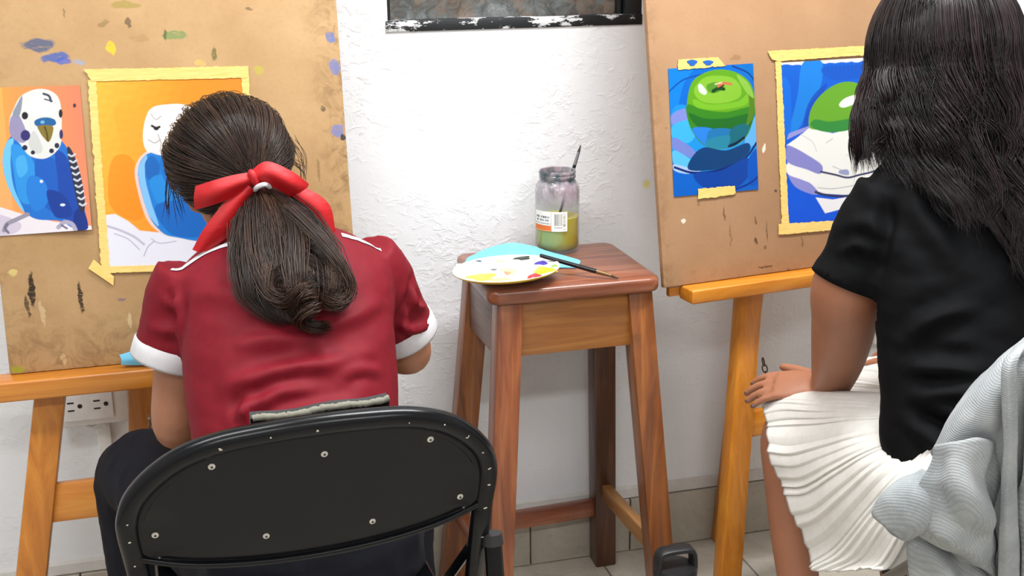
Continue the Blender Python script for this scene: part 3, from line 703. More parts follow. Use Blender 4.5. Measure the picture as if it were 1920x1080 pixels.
# apple painting in progress
p = Picture(PR, [(1462, 118), (1716, 103), (1722, 408), (1476, 424)], 260, 310)
v = p.t[..., None]; p.c = L3((0, 96, 206))*(1-v)+L3((0, 84, 220))*v
p.fill([(1440, 96), (1740, 80), (1740, 104), (1700, 112), (1640, 113), (1560, 118), (1466, 122), (1440, 125)], (248, 246, 240), True, 1, .6)
p.fill([(1504, 118), (1540, 116), (1536, 170), (1520, 190), (1500, 236), (1484, 250), (1480, 240), (1494, 180)], (18, 128, 222)); p.fill([(1464, 150), (1480, 160), (1482, 240), (1474, 262), (1468, 220)], (0, 108, 222)); p.fill([(1540, 128), (1600, 122), (1700, 118), (1700, 140), (1620, 146), (1560, 150)], (0, 86, 196)); p.fill([(1506, 240), (1510, 206), (1526, 176), (1550, 156), (1540, 180), (1522, 214), (1518, 238)], (0, 70, 180), True, .8)
for k in range(14): p.line([(1544+k*7.5, 124-.45*k), (1545+k*7.5, 134-.45*k+3*math.sin(k*2.1))], 2, (0, 78, 176), .8)
p.fill([(1474, 262), (1512, 244), (1520, 240), (1516, 236), (1478, 250)], (150, 150, 214), False)
p.fill([(1474, 272), (1494, 258), (1516, 240), (1560, 250), (1600, 240), (1636, 206), (1700, 180), (1730, 180), (1730, 330), (1640, 362), (1590, 366), (1530, 362), (1476, 318)], (238, 238, 232), False)
p.fill([(1516, 238), (1519, 206), (1540, 176), (1572, 156), (1606, 156), (1642, 180), (1662, 190), (1640, 206), (1616, 228), (1590, 243), (1560, 248), (1534, 244)], (104, 168, 40)); p.fill([(1518, 234), (1528, 224), (1556, 228), (1600, 220), (1626, 210), (1600, 240), (1560, 248), (1532, 244)], (48, 138, 56)); p.fill([(1572, 196), (1584, 184), (1610, 176), (1644, 172), (1664, 190), (1640, 186), (1600, 196), (1580, 202)], (246, 246, 236))
p.fill([(1474, 276), (1482, 274), (1512, 290), (1540, 310), (1536, 326), (1512, 318), (1476, 304)], (134, 134, 200)); p.fill([(1476, 326), (1486, 328), (1516, 342), (1534, 362), (1520, 364), (1490, 350)], (142, 142, 208)); p.fill([(1474, 308), (1500, 318), (1536, 330), (1532, 346), (1500, 336), (1476, 326)], (240, 240, 236))
p.line([(1538, 322), (1566, 328), (1588, 333), (1610, 328), (1640, 320), (1680, 300)], 4, (40, 44, 90)); p.line([(1528, 360), (1550, 366), (1590, 367), (1640, 356), (1690, 340)], 5, (44, 46, 88)); p.line([(1532, 352), (1560, 354), (1600, 348)], 1.6, (170, 170, 180)); p.line([(1586, 290), (1604, 302), (1632, 306)], 1.4, (190, 190, 186)); p.line([(1500, 252), (1522, 266), (1530, 284)], 1.4, (190, 190, 190)); p.line([(1560, 312), (1580, 320)], 1.4, (170, 170, 180)); p.fill([(1572, 320), (1588, 318), (1590, 328), (1574, 326)], (150, 160, 196)); p.line([(1548, 268), (1560, 260)], 1.5, (170, 190, 150)); p.line([(1620, 286), (1650, 300)], 1.4, (190, 190, 186))
p.fill([(1528, 370), (1560, 374), (1596, 368), (1600, 386), (1546, 400)], (238, 238, 240), False)
tag(p.build('apple_painting', M_gouache), 'half-painted green apple on a white plate, taped beside the black-haired person', 'painting')
tape(p, [(1438, 96), (1730, 80), (1733, 96), (1456, 115), (1446, 112)], rag=.0004); tape(p, [(1452, 116), (1463, 114), (1478, 425), (1465, 428)], .0022, rag=.0006); tape(p, [(1458, 420), (1724, 403), (1726, 418), (1458, 440)], .003, rag=.0005); tape(p, [(1708, 100), (1722, 98), (1728, 408), (1714, 410)], .0022, rag=.0005)
# ------------------------------------------------------------------ stool and what stands on it
def atz(px, py, z):
    d = _f+((px-960)*_r+(540-py)*_u)/FOCAL
    return np.array([0, 0, CAM_H])+d*((z-CAM_H)/d[2])
ST = .725
M_st = [wood('worn_red_brown_wood_%s' % 'xyz'[a], (92, 46, 28), (132, 74, 48), (164, 104, 72), a, .32, .4, wear=(104, 60, 40)) for a in range(3)]
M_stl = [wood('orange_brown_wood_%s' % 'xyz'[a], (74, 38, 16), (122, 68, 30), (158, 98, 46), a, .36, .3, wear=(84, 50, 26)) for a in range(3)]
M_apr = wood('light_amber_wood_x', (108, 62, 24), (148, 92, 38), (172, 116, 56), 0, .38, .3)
M_gryrefl = wood('brown_wood_grey_reflection_y', (84, 58, 46), (112, 82, 68), (136, 104, 88), 1, .4, .25)  # left apron: a greyish reflection is mixed into the brown wood colours
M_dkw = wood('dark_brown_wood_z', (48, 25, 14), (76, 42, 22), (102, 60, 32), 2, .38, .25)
FLc, FRc, BRc, BLc = atz(924, 546, ST), atz(1246, 522, ST), atz(1141, 450, ST), atz(846, 478, ST)
sx0, sx1 = (FLc[0]+BLc[0])/2, (FRc[0]+BRc[0])/2; sy0, sy1 = (FLc[1]+FRc[1])/2, (BLc[1]+BRc[1])/2
sy1 = min(sy1, 2.165)
st = thing('wooden_stool', 'tall worn brown wooden stool between the easels, holding a jar and palette', 'stool', ((sx0+sx1)/2, (sy0+sy1)/2, 0))
def rrect(x0, x1, y0, y1, r, n=7):
    P = []
    for cx, cy, a in ((x1-r, y1-r, 0), (x0+r, y1-r, 90), (x0+r, y0+r, 180), (x1-r, y0+r, 270)):
        for k in range(n): q = R(a+90*k/(n-1)); P.append((cx+r*math.cos(q), cy+r*math.sin(q)))
    return P
def rslab(m, x0, x1, y0, y1, z0, z1, r, bev):
    L = [(z0, bev), (z0+bev*.35, bev*.3), (z0+bev, 0), (z1-bev, 0), (z1-bev*.35, bev*.3), (z1, bev)]; vs = []; n = 0
    for z, i in L:
        P = rrect(x0+i, x1-i, y0+i, y1-i, max(r-i, .003)); n = len(P); vs += [(a, b, z) for a, b in P]
    fs = [(i*n+k, i*n+(k+1) % n, (i+1)*n+(k+1) % n, (i+1)*n+k) for i in range(len(L)-1) for k in range(n)]
    fs.append(tuple(range(n-1, -1, -1))); fs.append(tuple((len(L)-1)*n+k for k in range(n))); return m.add(vs, fs)
xs = sx0+.026
obj('seat', rslab(MB(), sx0, sx1, sy0, sy1, ST-.027, ST, .024, .007), M_st[0], st)
LEGS = {}
def sleg(key, t, b, m, w=.046): LEGS[key] = (np.array(t), np.array(b)); obj('leg', MB().beam(b, t, w, w, (1, 0, 0), .004), m, st)
zt = ST-.027
ins = .036
sleg('FL', (sx0+ins+.006, sy0+ins-.002, zt), (sx0-.004, sy0-.014, 0), M_stl[2] if 0 else wood('red_brown_leg_z', (92, 46, 24), (132, 72, 40), (158, 98, 58), 2, .34, .35))
sleg('FR', (sx1-ins, sy0+ins, zt), (sx1+.020, sy0-.014, 0), M_stl[2])
sleg('BL', (sx0+ins, sy1-ins, zt), (sx0-.026, sy1+.004, 0), M_stl[2])
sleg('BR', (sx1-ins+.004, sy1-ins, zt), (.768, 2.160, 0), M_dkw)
lp = lambda k, z: LEGS[k][1]+(LEGS[k][0]-LEGS[k][1])*z/zt
def rail(name, a, b, z, h, th, m, side, inset=(0, 0, 0)):
    A, B = lp(a, z)+inset, lp(b, z)+inset
    obj(name, MB().beam(A, B, h, th, (0, 0, 1), .0025), m, st)
rail('apron', 'FL', 'FR', zt-.052, .098, .018, M_apr, 0, np.array([0, -.004, 0])); rail('apron', 'FL', 'BL', zt-.056, .104, .018, M_gryrefl, 0, np.array([-.008, 0, 0]))
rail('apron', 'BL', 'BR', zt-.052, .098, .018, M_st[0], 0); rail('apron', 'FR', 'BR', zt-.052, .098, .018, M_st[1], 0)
rail('stretcher', 'BL', 'BR', .140, .036, .022, M_st[0], 0); rail('stretcher', 'FR', 'BR', .185, .034, .020, wood('pale_stretcher_y', (120, 78, 40), (152, 106, 58), (178, 132, 80), 1, .4, .2), 0)
rail('stretcher', 'FL', 'FR', .072, .036, .024, M_st[0], 0); rail('stretcher', 'FL', 'BL', .185, .034, .020, M_st[1], 0)

# jar of murky yellow paint water
JC = atz(1045, 468, ST+.001); JC[2] = ST+.0008
jar = thing('glass_jar', 'glass jar of murky yellow paint water with a paper label, on the stool', 'jar', JC)
t = NT('smeared_glass'); sm = t.noise(28, 5, .7, t.map((1, 1, .35)), 1.2); sp_ = t.n('ShaderNodeSeparateXYZ'); t.l(t.co, sp_.inputs[0])
top = t.mr(sp_.outputs[2], .085, .12); hue = t.noise(16, 3)
c = t.ramp(hue, [(.3, (132, 134, 118)), (.45, (168, 150, 160)), (.6, (190, 182, 190)), (.72, (96, 104, 104))])
dk = t.mr(t.noise(22, 4, .7, t.map((1, 1, .5), (4, 4, 4))), .57, .66); c = t.mix(t.math('MULTIPLY', dk, .8), c, lin((44, 40, 66)))
nk = t.mr(sp_.outputs[2], .130, .138); c = t.mix(t.math('MULTIPLY', nk, t.mr(t.noise(40, 3), .4, .6)), c, lin((70, 92, 100)))
t.set(Base_Color=c, Roughness=.12)
fac = t.math('ADD', t.math('MULTIPLY', t.mr(sm, .36, .58, .25, .92), top), .03)
tr_ = t.n('ShaderNodeBsdfTransparent'); tr_.inputs[0].default_value = (.93, .95, .94, 1); gl_ = t.n('ShaderNodeBsdfGlossy'); gl_.inputs['Roughness'].default_value = .06
lw_ = t.n('ShaderNodeLayerWeight'); lw_.inputs[0].default_value = .5; fz_ = t.math('ADD', t.math('MULTIPLY', t.math('POWER', lw_.outputs['Facing'], 3.0), .35), .03); m1_ = t.n('ShaderNodeMixShader'); t.l(fz_, m1_.inputs[0]); t.l(tr_.outputs[0], m1_.inputs[1]); t.l(gl_.outputs[0], m1_.inputs[2])
m2_ = t.n('ShaderNodeMixShader'); t.l(fac, m2_.inputs[0]); t.l(m1_.outputs[0], m2_.inputs[1]); t.l(t.b.outputs[0], m2_.inputs[2])
t.l(m2_.outputs[0], t.t.nodes['Material Output'].inputs['Surface'])
M_jar = t.m
rj = .0425
prof = [(rj*.80, 0), (rj*.94, .003), (rj, .011), (rj, .118), (rj*.965, .127), (rj*.87, .134), (rj*.80, .138), (rj*.79, .141), (rj*.83, .1425), (rj*.83, .147), (rj*.80, .149), (rj*.83, .151), (rj*.83, .155), (rj*.80, .157),
        (rj*.755, .156), (rj*.75, .140), (rj*.82, .132), (rj*.925, .124), (rj*.955, .117), (rj*.955, .012), (rj*.90, .006), (0.001, .005)]
m = MB().lathe([(0.0005, 0)]+prof, JC, 48, cap=False); obj('glass', m, M_jar, jar, smooth=60)
t = NT('murky_yellow_water'); f = t.noise(14, 4, .6, t.map((1, 1, .8)), .8); spx = t.n('ShaderNodeSeparateXYZ'); t.l(t.co, spx.inputs[0])
gx = t.mr(t.math('ADD', t.math('MULTIPLY', spx.outputs[0], 9.0), f), .25, .85); c = t.mix(gx, lin((196, 192, 88)), lin((228, 196, 20)))
bt = t.mr(spx.outputs[2], .022, .006); c = t.mix(bt, c, lin((140, 158, 120)))
t.set(Base_Color=c, Roughness=.15); 
obj('paint_water', MB().lathe([(.0005, .0065), (rj*.89, .0075), (rj*.945, .013), (rj*.945, .068), (.0005, .0682)], JC, 40, cap=False), t.m, jar, smooth=60)
# label wrapped on the jar: white left half with print and an orange band, white bar-code half
t = NT('jar_label'); q = t.n('ShaderNodeVertexColor', layer_name='Col'); t.set(Base_Color=q.outputs[0], Roughness=.5); M_lab = t.m
nu, nv = 150, 84; a0, a1 = R(178), R(292)                # angles round the jar, facing the camera
zlo, zhi = .046, .084
vs, cs = [], []
rl = random.Random(5)
bars = []; xx = .66
while xx < .87: wd = rl.choice([.006, .009, .014]); bars.append((xx, xx+wd)); xx += wd+rl.choice([.006, .009, .013])
glyph = [[(rl.random() < .62) for _ in range(60)] for _ in range(12)]
view = math.atan2(-JC[1], -JC[0])
for j in range(nv):
    for i in range(nu):
        s_, t_ = i/(nu-1), j/(nv-1); a = view-R(72)+R(98)*s_
        z = JC[2]+zlo+(zhi-zlo)*t_-.004*s_*0
        vs.append((JC[0]+(rj+.0006)*math.cos(a), JC[1]+(rj+.0006)*math.sin(a), z))
        c = (236, 232, 224)
        if s_ < .56:
            if t_ < .30: c = (226, 110, 40) if t_ > .05 else (236, 150, 80)
            elif .36 < t_ < .42 and glyph[0][int(s_*100) % 60]: c = (130, 128, 124)
            elif .50 < t_ < .60 and .1 < s_ < .5 and glyph[1][int(s_*90) % 60]: c = (96, 94, 100)
            elif .66 < t_ < .76 and .08 < s_ < .52 and glyph[2][int(s_*80) % 60]: c = (88, 86, 92)
        elif s_ < .59: c = (190, 150, 120) if t_ < .3 else (206, 200, 190)
        elif .10 < t_ < .92:
            if any(b0 < s_ < b1 for b0, b1 in bars) and .3 < t_ < .9: c = (50, 48, 48)
            elif .88 < s_ < .95 and int(t_*34) % 2 and glyph[3][int(t_*60) % 60]: c = (90, 88, 86)
            elif .16 < t_ < .24 and .66 < s_ < .86 and int(s_*110) % 2: c = (80, 78, 78)
        cs.append(lin(c))
me = bpy.data.meshes.new('paper_label'); me.from_pydata(vs, [], [(j*nu+i, j*nu+i+1, (j+1)*nu+i+1, (j+1)*nu+i) for j in range(nv-1) for i in range(nu-1)])
ca = me.color_attributes.new('Col', 'FLOAT_COLOR', 'POINT'); ca.data.foreach_set('color', np.array(cs, np.float32).ravel()); finish(me, 60); put('paper_label', me, M_lab, jar)
M_ferr = plain('brush_ferrule', (150, 150, 156), .3, .8); M_blkh = plain('black_lacquer', (18, 18, 20), .25); M_brist = plain('dark_bristle', (64, 48, 34), .8); M_bronze = plain('bronze_handle_end', (112, 84, 48), .4, .3)
def brush(label, pts, rads, mats, names, base):
    b = thing('paintbrush', label, 'paintbrush', base)
    for (p0, p1, r0, r1, m, n) in zip(pts[:-1], pts[1:], rads[:-1], rads[1:], mats, names):
        t_ = np.linspace(0, 1, 6)[:, None]; obj(n, MB().tube(np.array(p0)*(1-t_)+np.array(p1)*t_, np.linspace(r0, r1, 6), 10), m, b)
    return b
b0 = np.array([JC[0]-.012, JC[1]+.006, JC[2]+.012]); b1 = at(1089, 272, JC[1]+.016); dv = b1-b0
brush('paintbrush standing in the glass jar, dark bristles up', [b0, b0+dv*.80, b0+dv*.93, b1], [.0022, .0034, .0030, .0008], [M_blkh, M_ferr, M_brist], ['handle', 'ferrule', 'bristles'], b0)

# blue paper towel, palette, brush
M_blue = cloth('light_blue_paper_towel', (112, 184, 214), 500, .9, .06, .3)
G = bez_grid([[tuple(atz(x, y, ST+z)) for x, y, z in row] for row in [
    [(876, 484, .003), (915, 466, .010), (958, 456, .022), (1000, 462, .014), (1020, 470, .010)],
    [(872, 500, .002), (920, 486, .006), (965, 478, .014), (1015, 474, .012), (1066, 482, .005)],
    [(905, 512, .002), (945, 506, .003), (990, 498, .006), (1040, 490, .006), (1088, 490, .002)],
    [(940, 516, .002), (975, 512, .002), (1010, 506, .002), (1046, 502, .002), (1080, 502, .002)]]], 6, 6)
o = obj('paper_towel', MB().slab(G, .0016), M_blue, base=tuple(atz(975, 495, ST)), smooth=60); tag(o, 'crumpled light blue paper towel under the round palette on the stool', 'paper towel')
PC0 = atz(949, 506, ST+.016); pr = .0955
tilt = Matrix.Rotation(R(-2), 3, 'X') @ Matrix.Rotation(R(-2.5), 3, 'Y')
PM = Matrix.Translation(Vector(PC0)) @ tilt.to_4x4()
pal = thing('paint_palette', 'round white palette dabbed with yellow, red and violet paint, on the stool', 'palette', M=PM)
M_pal = plain('white_palette_plastic', (240, 238, 232), .35)
def lput(name, mb, mat, parent, smooth=60):
    me = mesh_of(mb, name); finish(me, smooth); me.materials.append(mat); o = bpy.data.objects.new(name, me); COL.objects.link(o); o.parent = parent; return o
lput('dish', MB().lathe([(.0005, -.004), (pr*.7, -.004), (pr*.93, -.002), (pr, .0025), (pr*.995, .004), (pr*.95, .002), (pr*.85, .0005), (.0005, .0005)], (0, 0, 0), 56, cap=False), M_pal, pal)
lput('rim_stain', MB().lathe([(pr*.93, -.0024), (pr*1.001, .002), (pr*1.003, .0026), (pr*1.001, .0033)], (0, 0, 0), 56, cap=False), plain('ochre_rim_paint', (206, 170, 60), .5), pal)
Pinv = PM.inverted()
def pal_loc(px, py):
    d = _f+((px-960)*_r+(540-py)*_u)/FOCAL; c = Vector((0, 0, CAM_H)); a = Pinv @ c; b = (Pinv.to_3x3() @ Vector(d)); k = -a.z/b.z; return a+b*k
for i, (x, y, rx, ry, col, h) in enumerate([(903, 520, 25, 7, (232, 196, 62), .0025), (912, 519, 15, 4.5, (206, 168, 60), .003), (934, 525, 20, 4.5, (246, 226, 130), .001), (1021, 508, 21, 6, (240, 214, 20), .004), (1003, 519, 14, 4, (206, 44, 50), .004), (1015, 494, 12, 3.5, (62, 52, 150), .003),
      (981, 485, 16, 3, (44, 52, 42), .003), (954, 509, 12, 7, (226, 176, 140), .0012), (952, 513, 6, 3, (206, 140, 90), .002), (868, 500, 17, 5, (216, 206, 190), .0015), (893, 490, 10, 3, (70, 80, 110), .002), (1041, 500, 7, 3, (130, 170, 70), .002), (884, 512, 12, 3, (200, 196, 192), .001), (926, 506, 6, 2, (110, 104, 104), .001), (990, 508, 14, 4, (250, 238, 200), .001), (938, 490, 10, 3, (200, 206, 150), .001)]):
    c = pal_loc(x, y); e = (pal_loc(x+rx, y)-c).length; f = (pal_loc(x, y+ry)-c).length; m = MB(); n = 18
    rr = [(1+.22*math.sin(3*q+i)+.12*math.sin(5*q+2*i)) for q in np.linspace(0, 2*math.pi, n, endpoint=False)]
    vs = [(0, 0, h)]
    for s_, hh in ((.45, h*.95), (.8, h*.6), (1.0, 0)):
        for k, q in enumerate(np.linspace(0, 2*math.pi, n, endpoint=False)): vs.append((e*s_*rr[k]*math.cos(q), f*s_*rr[k]*math.sin(q), hh))
    vs = [(c.x+a, c.y+b, z+.0006) for a, b, z in vs]
    fs = [(0, 1+k, 1+(k+1) % n) for k in range(n)]+[(1+j*n+k, 1+(j+1)*n+k, 1+(j+1)*n+(k+1) % n, 1+j*n+(k+1) % n) for j in range(2) for k in range(n)]
    lput('paint_dab', m.add(vs, fs), plain('palette_paint', col, .35), pal)
k0, k1, k2, k3 = atz(1013, 479, ST+.030), atz(1118, 509, ST+.012), atz(1146, 517, ST+.006), atz(1159, 522, ST+.003)
brush('black-handled paintbrush lying across the palette and stool seat', [k0, k1, k2, k3], [.0036, .0044, .0026, .0012], [M_blkh, M_bronze, M_brist], ['handle', 'ferrule', 'bristles'], k1)
# blue paper leaning on the left tray
zq = .645
G = np.array([[at(224, 666, 1.893), at(272, 652, 1.898), at(300, 650, 1.90), at(338, 655, 1.90)], [at(228, 674, 1.885), at(270, 668, 1.876), at(296, 668, 1.874), at(330, 668, 1.874)], [at(227, 684, 1.885), at(262, 684, 1.880), at(290, 683, 1.876), at(330, 680, 1.874)]])
o = obj('folded_paper', MB().slab(bez_grid(G, 5, 5), .0015), M_blue, base=tuple(at(280, 684, 1.885)), smooth=60); tag(o, 'folded light blue paper standing on the left easel tray behind the white cuff', 'paper')

# black drink bottle with carrying loop on the floor
BZ = .235; bc = atz(1266, 1066, BZ); bc[2] = 0
bot = thing('drink_bottle', 'black drink bottle with a square carrying loop, standing before the stool', 'bottle', bc)
M_bk = plain('matte_black_plastic', (30, 31, 33), .45, bump=.1); M_bk2 = plain('charcoal_bottle_coat', (44, 46, 48), .5)
obj('body', MB().lathe([(.030, 0), (.0355, .003), (.0365, .01), (.0365, .19), (.034, .203), (.0285, .212), (.0285, .216)], bc, 36), M_bk2, bot)
obj('cap', MB().lathe([(.031, .212), (.0375, .214), (.0385, .218), (.0385, .236), (.036, .241), (.0, .242)], bc, 36, cap=False), M_bk, bot)
hz = bc+np.array([0, 0, .236]); e = np.array([1, 0, 0.])
lp_ = [hz+e*x+np.array([0, 0, z]) for x, z in [(-.033, -.012), (-.0335, .012), (-.031, .028), (-.024, .035), (0, .0365), (.024, .035), (.031, .028), (.0335, .012), (.033, -.012)]]
m = MB(); A = crom(lp_, 5)
def ribbon_bar(m, A, w, th, wd=(0, 1, 0)):
    T = np.gradient(A, axis=0); T /= np.linalg.norm(T, axis=1)[:, None]; wd = nz(wd); vs = []; n = 8
    for p, t_ in zip(A, T):
        nn = nz(np.cross(t_, wd))
        for a, b in ((-1, -.6), (-.8, -1), (.8, -1), (1, -.6), (1, .6), (.8, 1), (-.8, 1), (-1, .6)): vs.append(p+wd*w/2*a+nn*th/2*b)
    k = len(A); fs = [(i*n+j, i*n+(j+1) % n, (i+1)*n+(j+1) % n, (i+1)*n+j) for i in range(k-1) for j in range(n)]
    fs += [tuple(range(n-1, -1, -1)), tuple((k-1)*n+j for j in range(n))]; return m.add(vs, fs)
obj('carry_loop', ribbon_bar(m, A, .026, .0095), M_bk, bot)

# ------------------------------------------------------------------ folding chairs
M_chair = plain('glossy_black_enamel', (8, 10, 13), 0.24, spec=.26, var=.2); M_riv = plain('bare_rivet', (190, 188, 182), .35, .6); M_chip = plain('chipped_enamel', (196, 190, 176), .6)
M_foam = plain('torn_grey_padding', (122, 120, 108), .95, bump=.6, scale=120); M_vin = plain('black_vinyl', (32, 32, 34), .5)
M_gm = plain('grey_brown_metal', (120, 116, 108), .4, .5); M_rub = plain('black_rubber', (24, 24, 24), .8)
def folding_chair(label, loc, rotz, frame_m, panel_m, rivets, pad=True, sw=.185):
    c = thing('folding_chair', label, 'chair', loc, rotz, local=True)
    ln = R(-12); up = np.array([0, math.sin(ln), math.cos(ln)]); ex = np.array([1., 0, 0]); nn = np.array([0, -math.cos(ln), math.sin(ln)])
    O = np.array([0, 0, .60])
    bow = lambda u: .014*(1-(u/.21)**2)                   # backrest bulges a little to the rear
    Wl = lambda u, v, d=0: O+ex*u+up*v+nn*(d+bow(u))
    half = [(.200, .0), (.2025, .044), (.206, .078), (.205, .102), (.1955, .128), (.174, .1545), (.144, .177), (.1035, .1915), (.05, .198)]
    uv = half+[(0, .200)]+[(-a, b) for a, b in half[::-1]]
    fl = lambda s: [np.array([s*.205, .075, .44]), np.array([s*.208, .40, .012])]
    pts = [fl(1)[1], (fl(1)[0]+fl(1)[1])/2, fl(1)[0]]+[Wl(a, b) for a, b in uv]+[fl(-1)[0], (fl(-1)[0]+fl(-1)[1])/2, fl(-1)[1]]
    obj('frame_tube', MB().tube(crom(pts, 6), .0125, 14), frame_m, c, smooth=80)
    # pressed panel inside the tube
    pu = [(.188, .047), (.194, .078), (.192, .101), (.183, .123), (.162, .147), (.135, .166), (.0975, .180), (.05, .186), (0, .187)]
    ring = pu+[(-a, b) for a, b in pu[-2::-1]]
    low = [(-.188, .046), (-.15, .036), (-.1, .029), (-.05, .0255), (0, .0245), (.05, .0255), (.1, .029), (.15, .036)]
    ring = crom_closed(ring+low[1:], 3); cen = ring.mean(0); lev = [(1.03, .0), (1.0, .002), (.985, .002), (.975, 0), (.75, 0), (.5, 0), (.25, 0)]
    vs, fs = [], []; n = len(ring)
    for s_, d in lev:
        for p_ in ring: q = cen+(p_-cen)*s_; vs.append(Wl(q[0], q[1], d))
    for i in range(len(lev)-1):
        for k in range(n): fs.append((i*n+k, (i+1)*n+k, (i+1)*n+(k+1) % n, i*n+(k+1) % n))
    vs.append(Wl(cen[0], cen[1])); fs += [((len(lev)-1)*n+k, len(vs)-1, (len(lev)-1)*n+(k+1) % n) for k in range(n)]
    bp = obj('back_panel', MB().add(vs, fs), panel_m, c, smooth=50); solid(bp, .003)
    lowc = crom([Wl(a, b-.002, .001) for a, b in [(-.198, .050)]+low[1:]+[(.198, .050)]], 4)
    obj('lower_rim', ribbon_bar(MB(), lowc, .016, .007, nn), frame_m, c, smooth=50)
    for (a, b) in rivets:
        q = Wl(a, b, .0015); obj('rivet', MB().tube([q, q+nn*.0015, q+nn*.0024], [.0042, .0040, .0018], 12), M_riv, c)
        obj('rivet_hole', MB().tube([q+nn*.0022, q+nn*.0028], [.0014, .0014], 8), M_dark, c)
    if pad:
        rows = []
        for v_, j in ((.05, 0), (.12, 0), (.181, 0), (.196, 1)):
            rows.append([Wl(u, v_+(.0015*math.sin(u*70)+.014*(u+.03))*j, -.026-(.012 if v_ < .2 else 0)) for u in np.linspace(-.066, .090, 14)])
        G_ = bez_grid(rows, 2, 5)
        obj('torn_pad', MB().slab(G_, .014), M_vin, c, smooth=60)
        A_ = np.array([Wl(u, 0.2005+.0015*math.sin(u*70)+.014*(u+.03)+RNG.normal()*.0004-.05*max(0, -u-.05), -.026) for u in np.linspace(-.064, .089, 60)])
        obj('torn_padding_edge', MB().tube(A_, 0.0040*(1+.14*RNG.normal(size=60).clip(-1, 1)), 8), M_foam, c, smooth=80)
        for _ in range(26):                                # chips in the enamel along the tube
            i = RNG.integers(len(uv)); a, b = uv[i]; s_ = 1+RNG.normal()*.004
            q = Wl(a*s_, b*s_, .0118); obj('chip', MB().ball(q, (.0016*RNG.uniform(.5, 1.5), .0009, .0012)), M_chip, c)
    # seat pan, rear legs, braces
    sv = [(x, y) for x, y in rrect(-sw, sw, .06, .43, .06)]; n = len(sv); L = [(.432, 0), (.446, 0), (.450, .004), (.447, .02), (.446, .09)]
    vs = []
    for z, i_ in L:
        for x, y in sv: k = 1-i_/.19; vs.append((x*k, .245+(y-.245)*k, z))
    fs = [(i*n+k, i*n+(k+1) % n, (i+1)*n+(k+1) % n, (i+1)*n+k) for i in range(len(L)-1) for k in range(n)]+[tuple((len(L)-1)*n+k for k in range(n)), tuple(range(n-1, -1, -1))]
    obj('seat', MB().add(vs, fs), panel_m, c, smooth=50)
    for s in (-1, 1):
        top = np.array([s*.214, -.012, .592]); bt = np.array([s*.218, -.105, .012])
        obj('rear_leg', MB().tube([top, bt], .0115, 12), frame_m, c, smooth=60)
        obj('leg_cap', MB().tube([top-(bt-top)*.012, top+(bt-top)*.012], [.0125, .0135], 12), M_vin, c)
        obj('rubber_foot', MB().tube([bt+(top-bt)*.02, bt-(top-bt)*.02], .0145, 12), M_rub, c)
        f = fl(s)[1]; obj('rubber_foot', MB().tube([f+(fl(s)[0]-f)*.02, f-(fl(s)[0]-f)*.02], .015, 12), M_rub, c)
        obj('side_brace', ribbon_bar(MB(), np.array([np.array([s*.196, .03, .56])*(1-q)+np.array([s*.196, .20, .40])*q for q in np.linspace(0, 1, 5)]), .016, .005, (0, .5, .6)), frame_m, c)
        obj('seat_link', MB().tube([np.array([s*.19, .10, .432]), np.array([s*.215, -.06, .27])], .006, 8), frame_m, c)
    obj('leg_stretcher', MB().tube([(-.217, -.085, .16), (.217, -.085, .16)], .007, 10), frame_m, c)
    obj('leg_stretcher', MB().tube([(-.208, .345, .085), (.208, .345, .085)], .007, 10), frame_m, c)
    return c
CH1 = ((.0906, 1.26, .002), R(3.8))
plc = Plane((.0906, 1.26, .602), 3.8, -12); rv = [plc.hit(x, y, .006)-np.array([0, .006 if y < 870 and abs(x-605) > 100 else 0]) for x, y in [(395, 860), (605, 841), (805, 811), (291, 1003), (497, 995), (695, 968), (862, 930)]]
folding_chair('black metal folding chair with riveted backrest under the crimson-shirted person', CH1[0], CH1[1], M_chair, M_chair, rv)
CH2 = ((1.01, 1.075, 0), R(-6))
folding_chair('metal folding chair under the black-shirted person, its back hidden by grey knitwear', CH2[0], CH2[1], M_gm, M_vin, [], pad=False, sw=.15)
# ------------------------------------------------------------------ people
M_skinG = plain('warm_skin', (164, 112, 84), .5, var=.05, scale=18, sss=.12, bump=.05); M_skinW = plain('tan_skin', (162, 108, 80), .5, var=.06, scale=18, sss=.12, bump=.05)
M_eye = plain('eye_white', (230, 226, 220), .2); M_iris = plain('dark_iris', (40, 26, 18), .2); M_lip = plain('lips', (168, 92, 84), .45); M_nail = plain('dark_nail_polish', (70, 62, 84), .25)
def hair_mat(name, c, hi, rough=.38):
    t = NT(name); oi = t.n('ShaderNodeVertexColor', layer_name='Col')
    t.set(Base_Color=t.mix(oi.outputs[0], lin(c), lin(hi)), Roughness=rough); t.b.inputs['Specular IOR Level'].default_value = .4; t.b.inputs['Anisotropic'].default_value = .5
    return t.m
M_hairG = hair_mat('dark_brown_hair', (24, 15, 11), (74, 50, 36)); M_hairW = hair_mat('black_brown_hair', (9, 7, 8), (54, 40, 42), .3)  # strand tones vary at random; the lighter tone paints in hair highlights
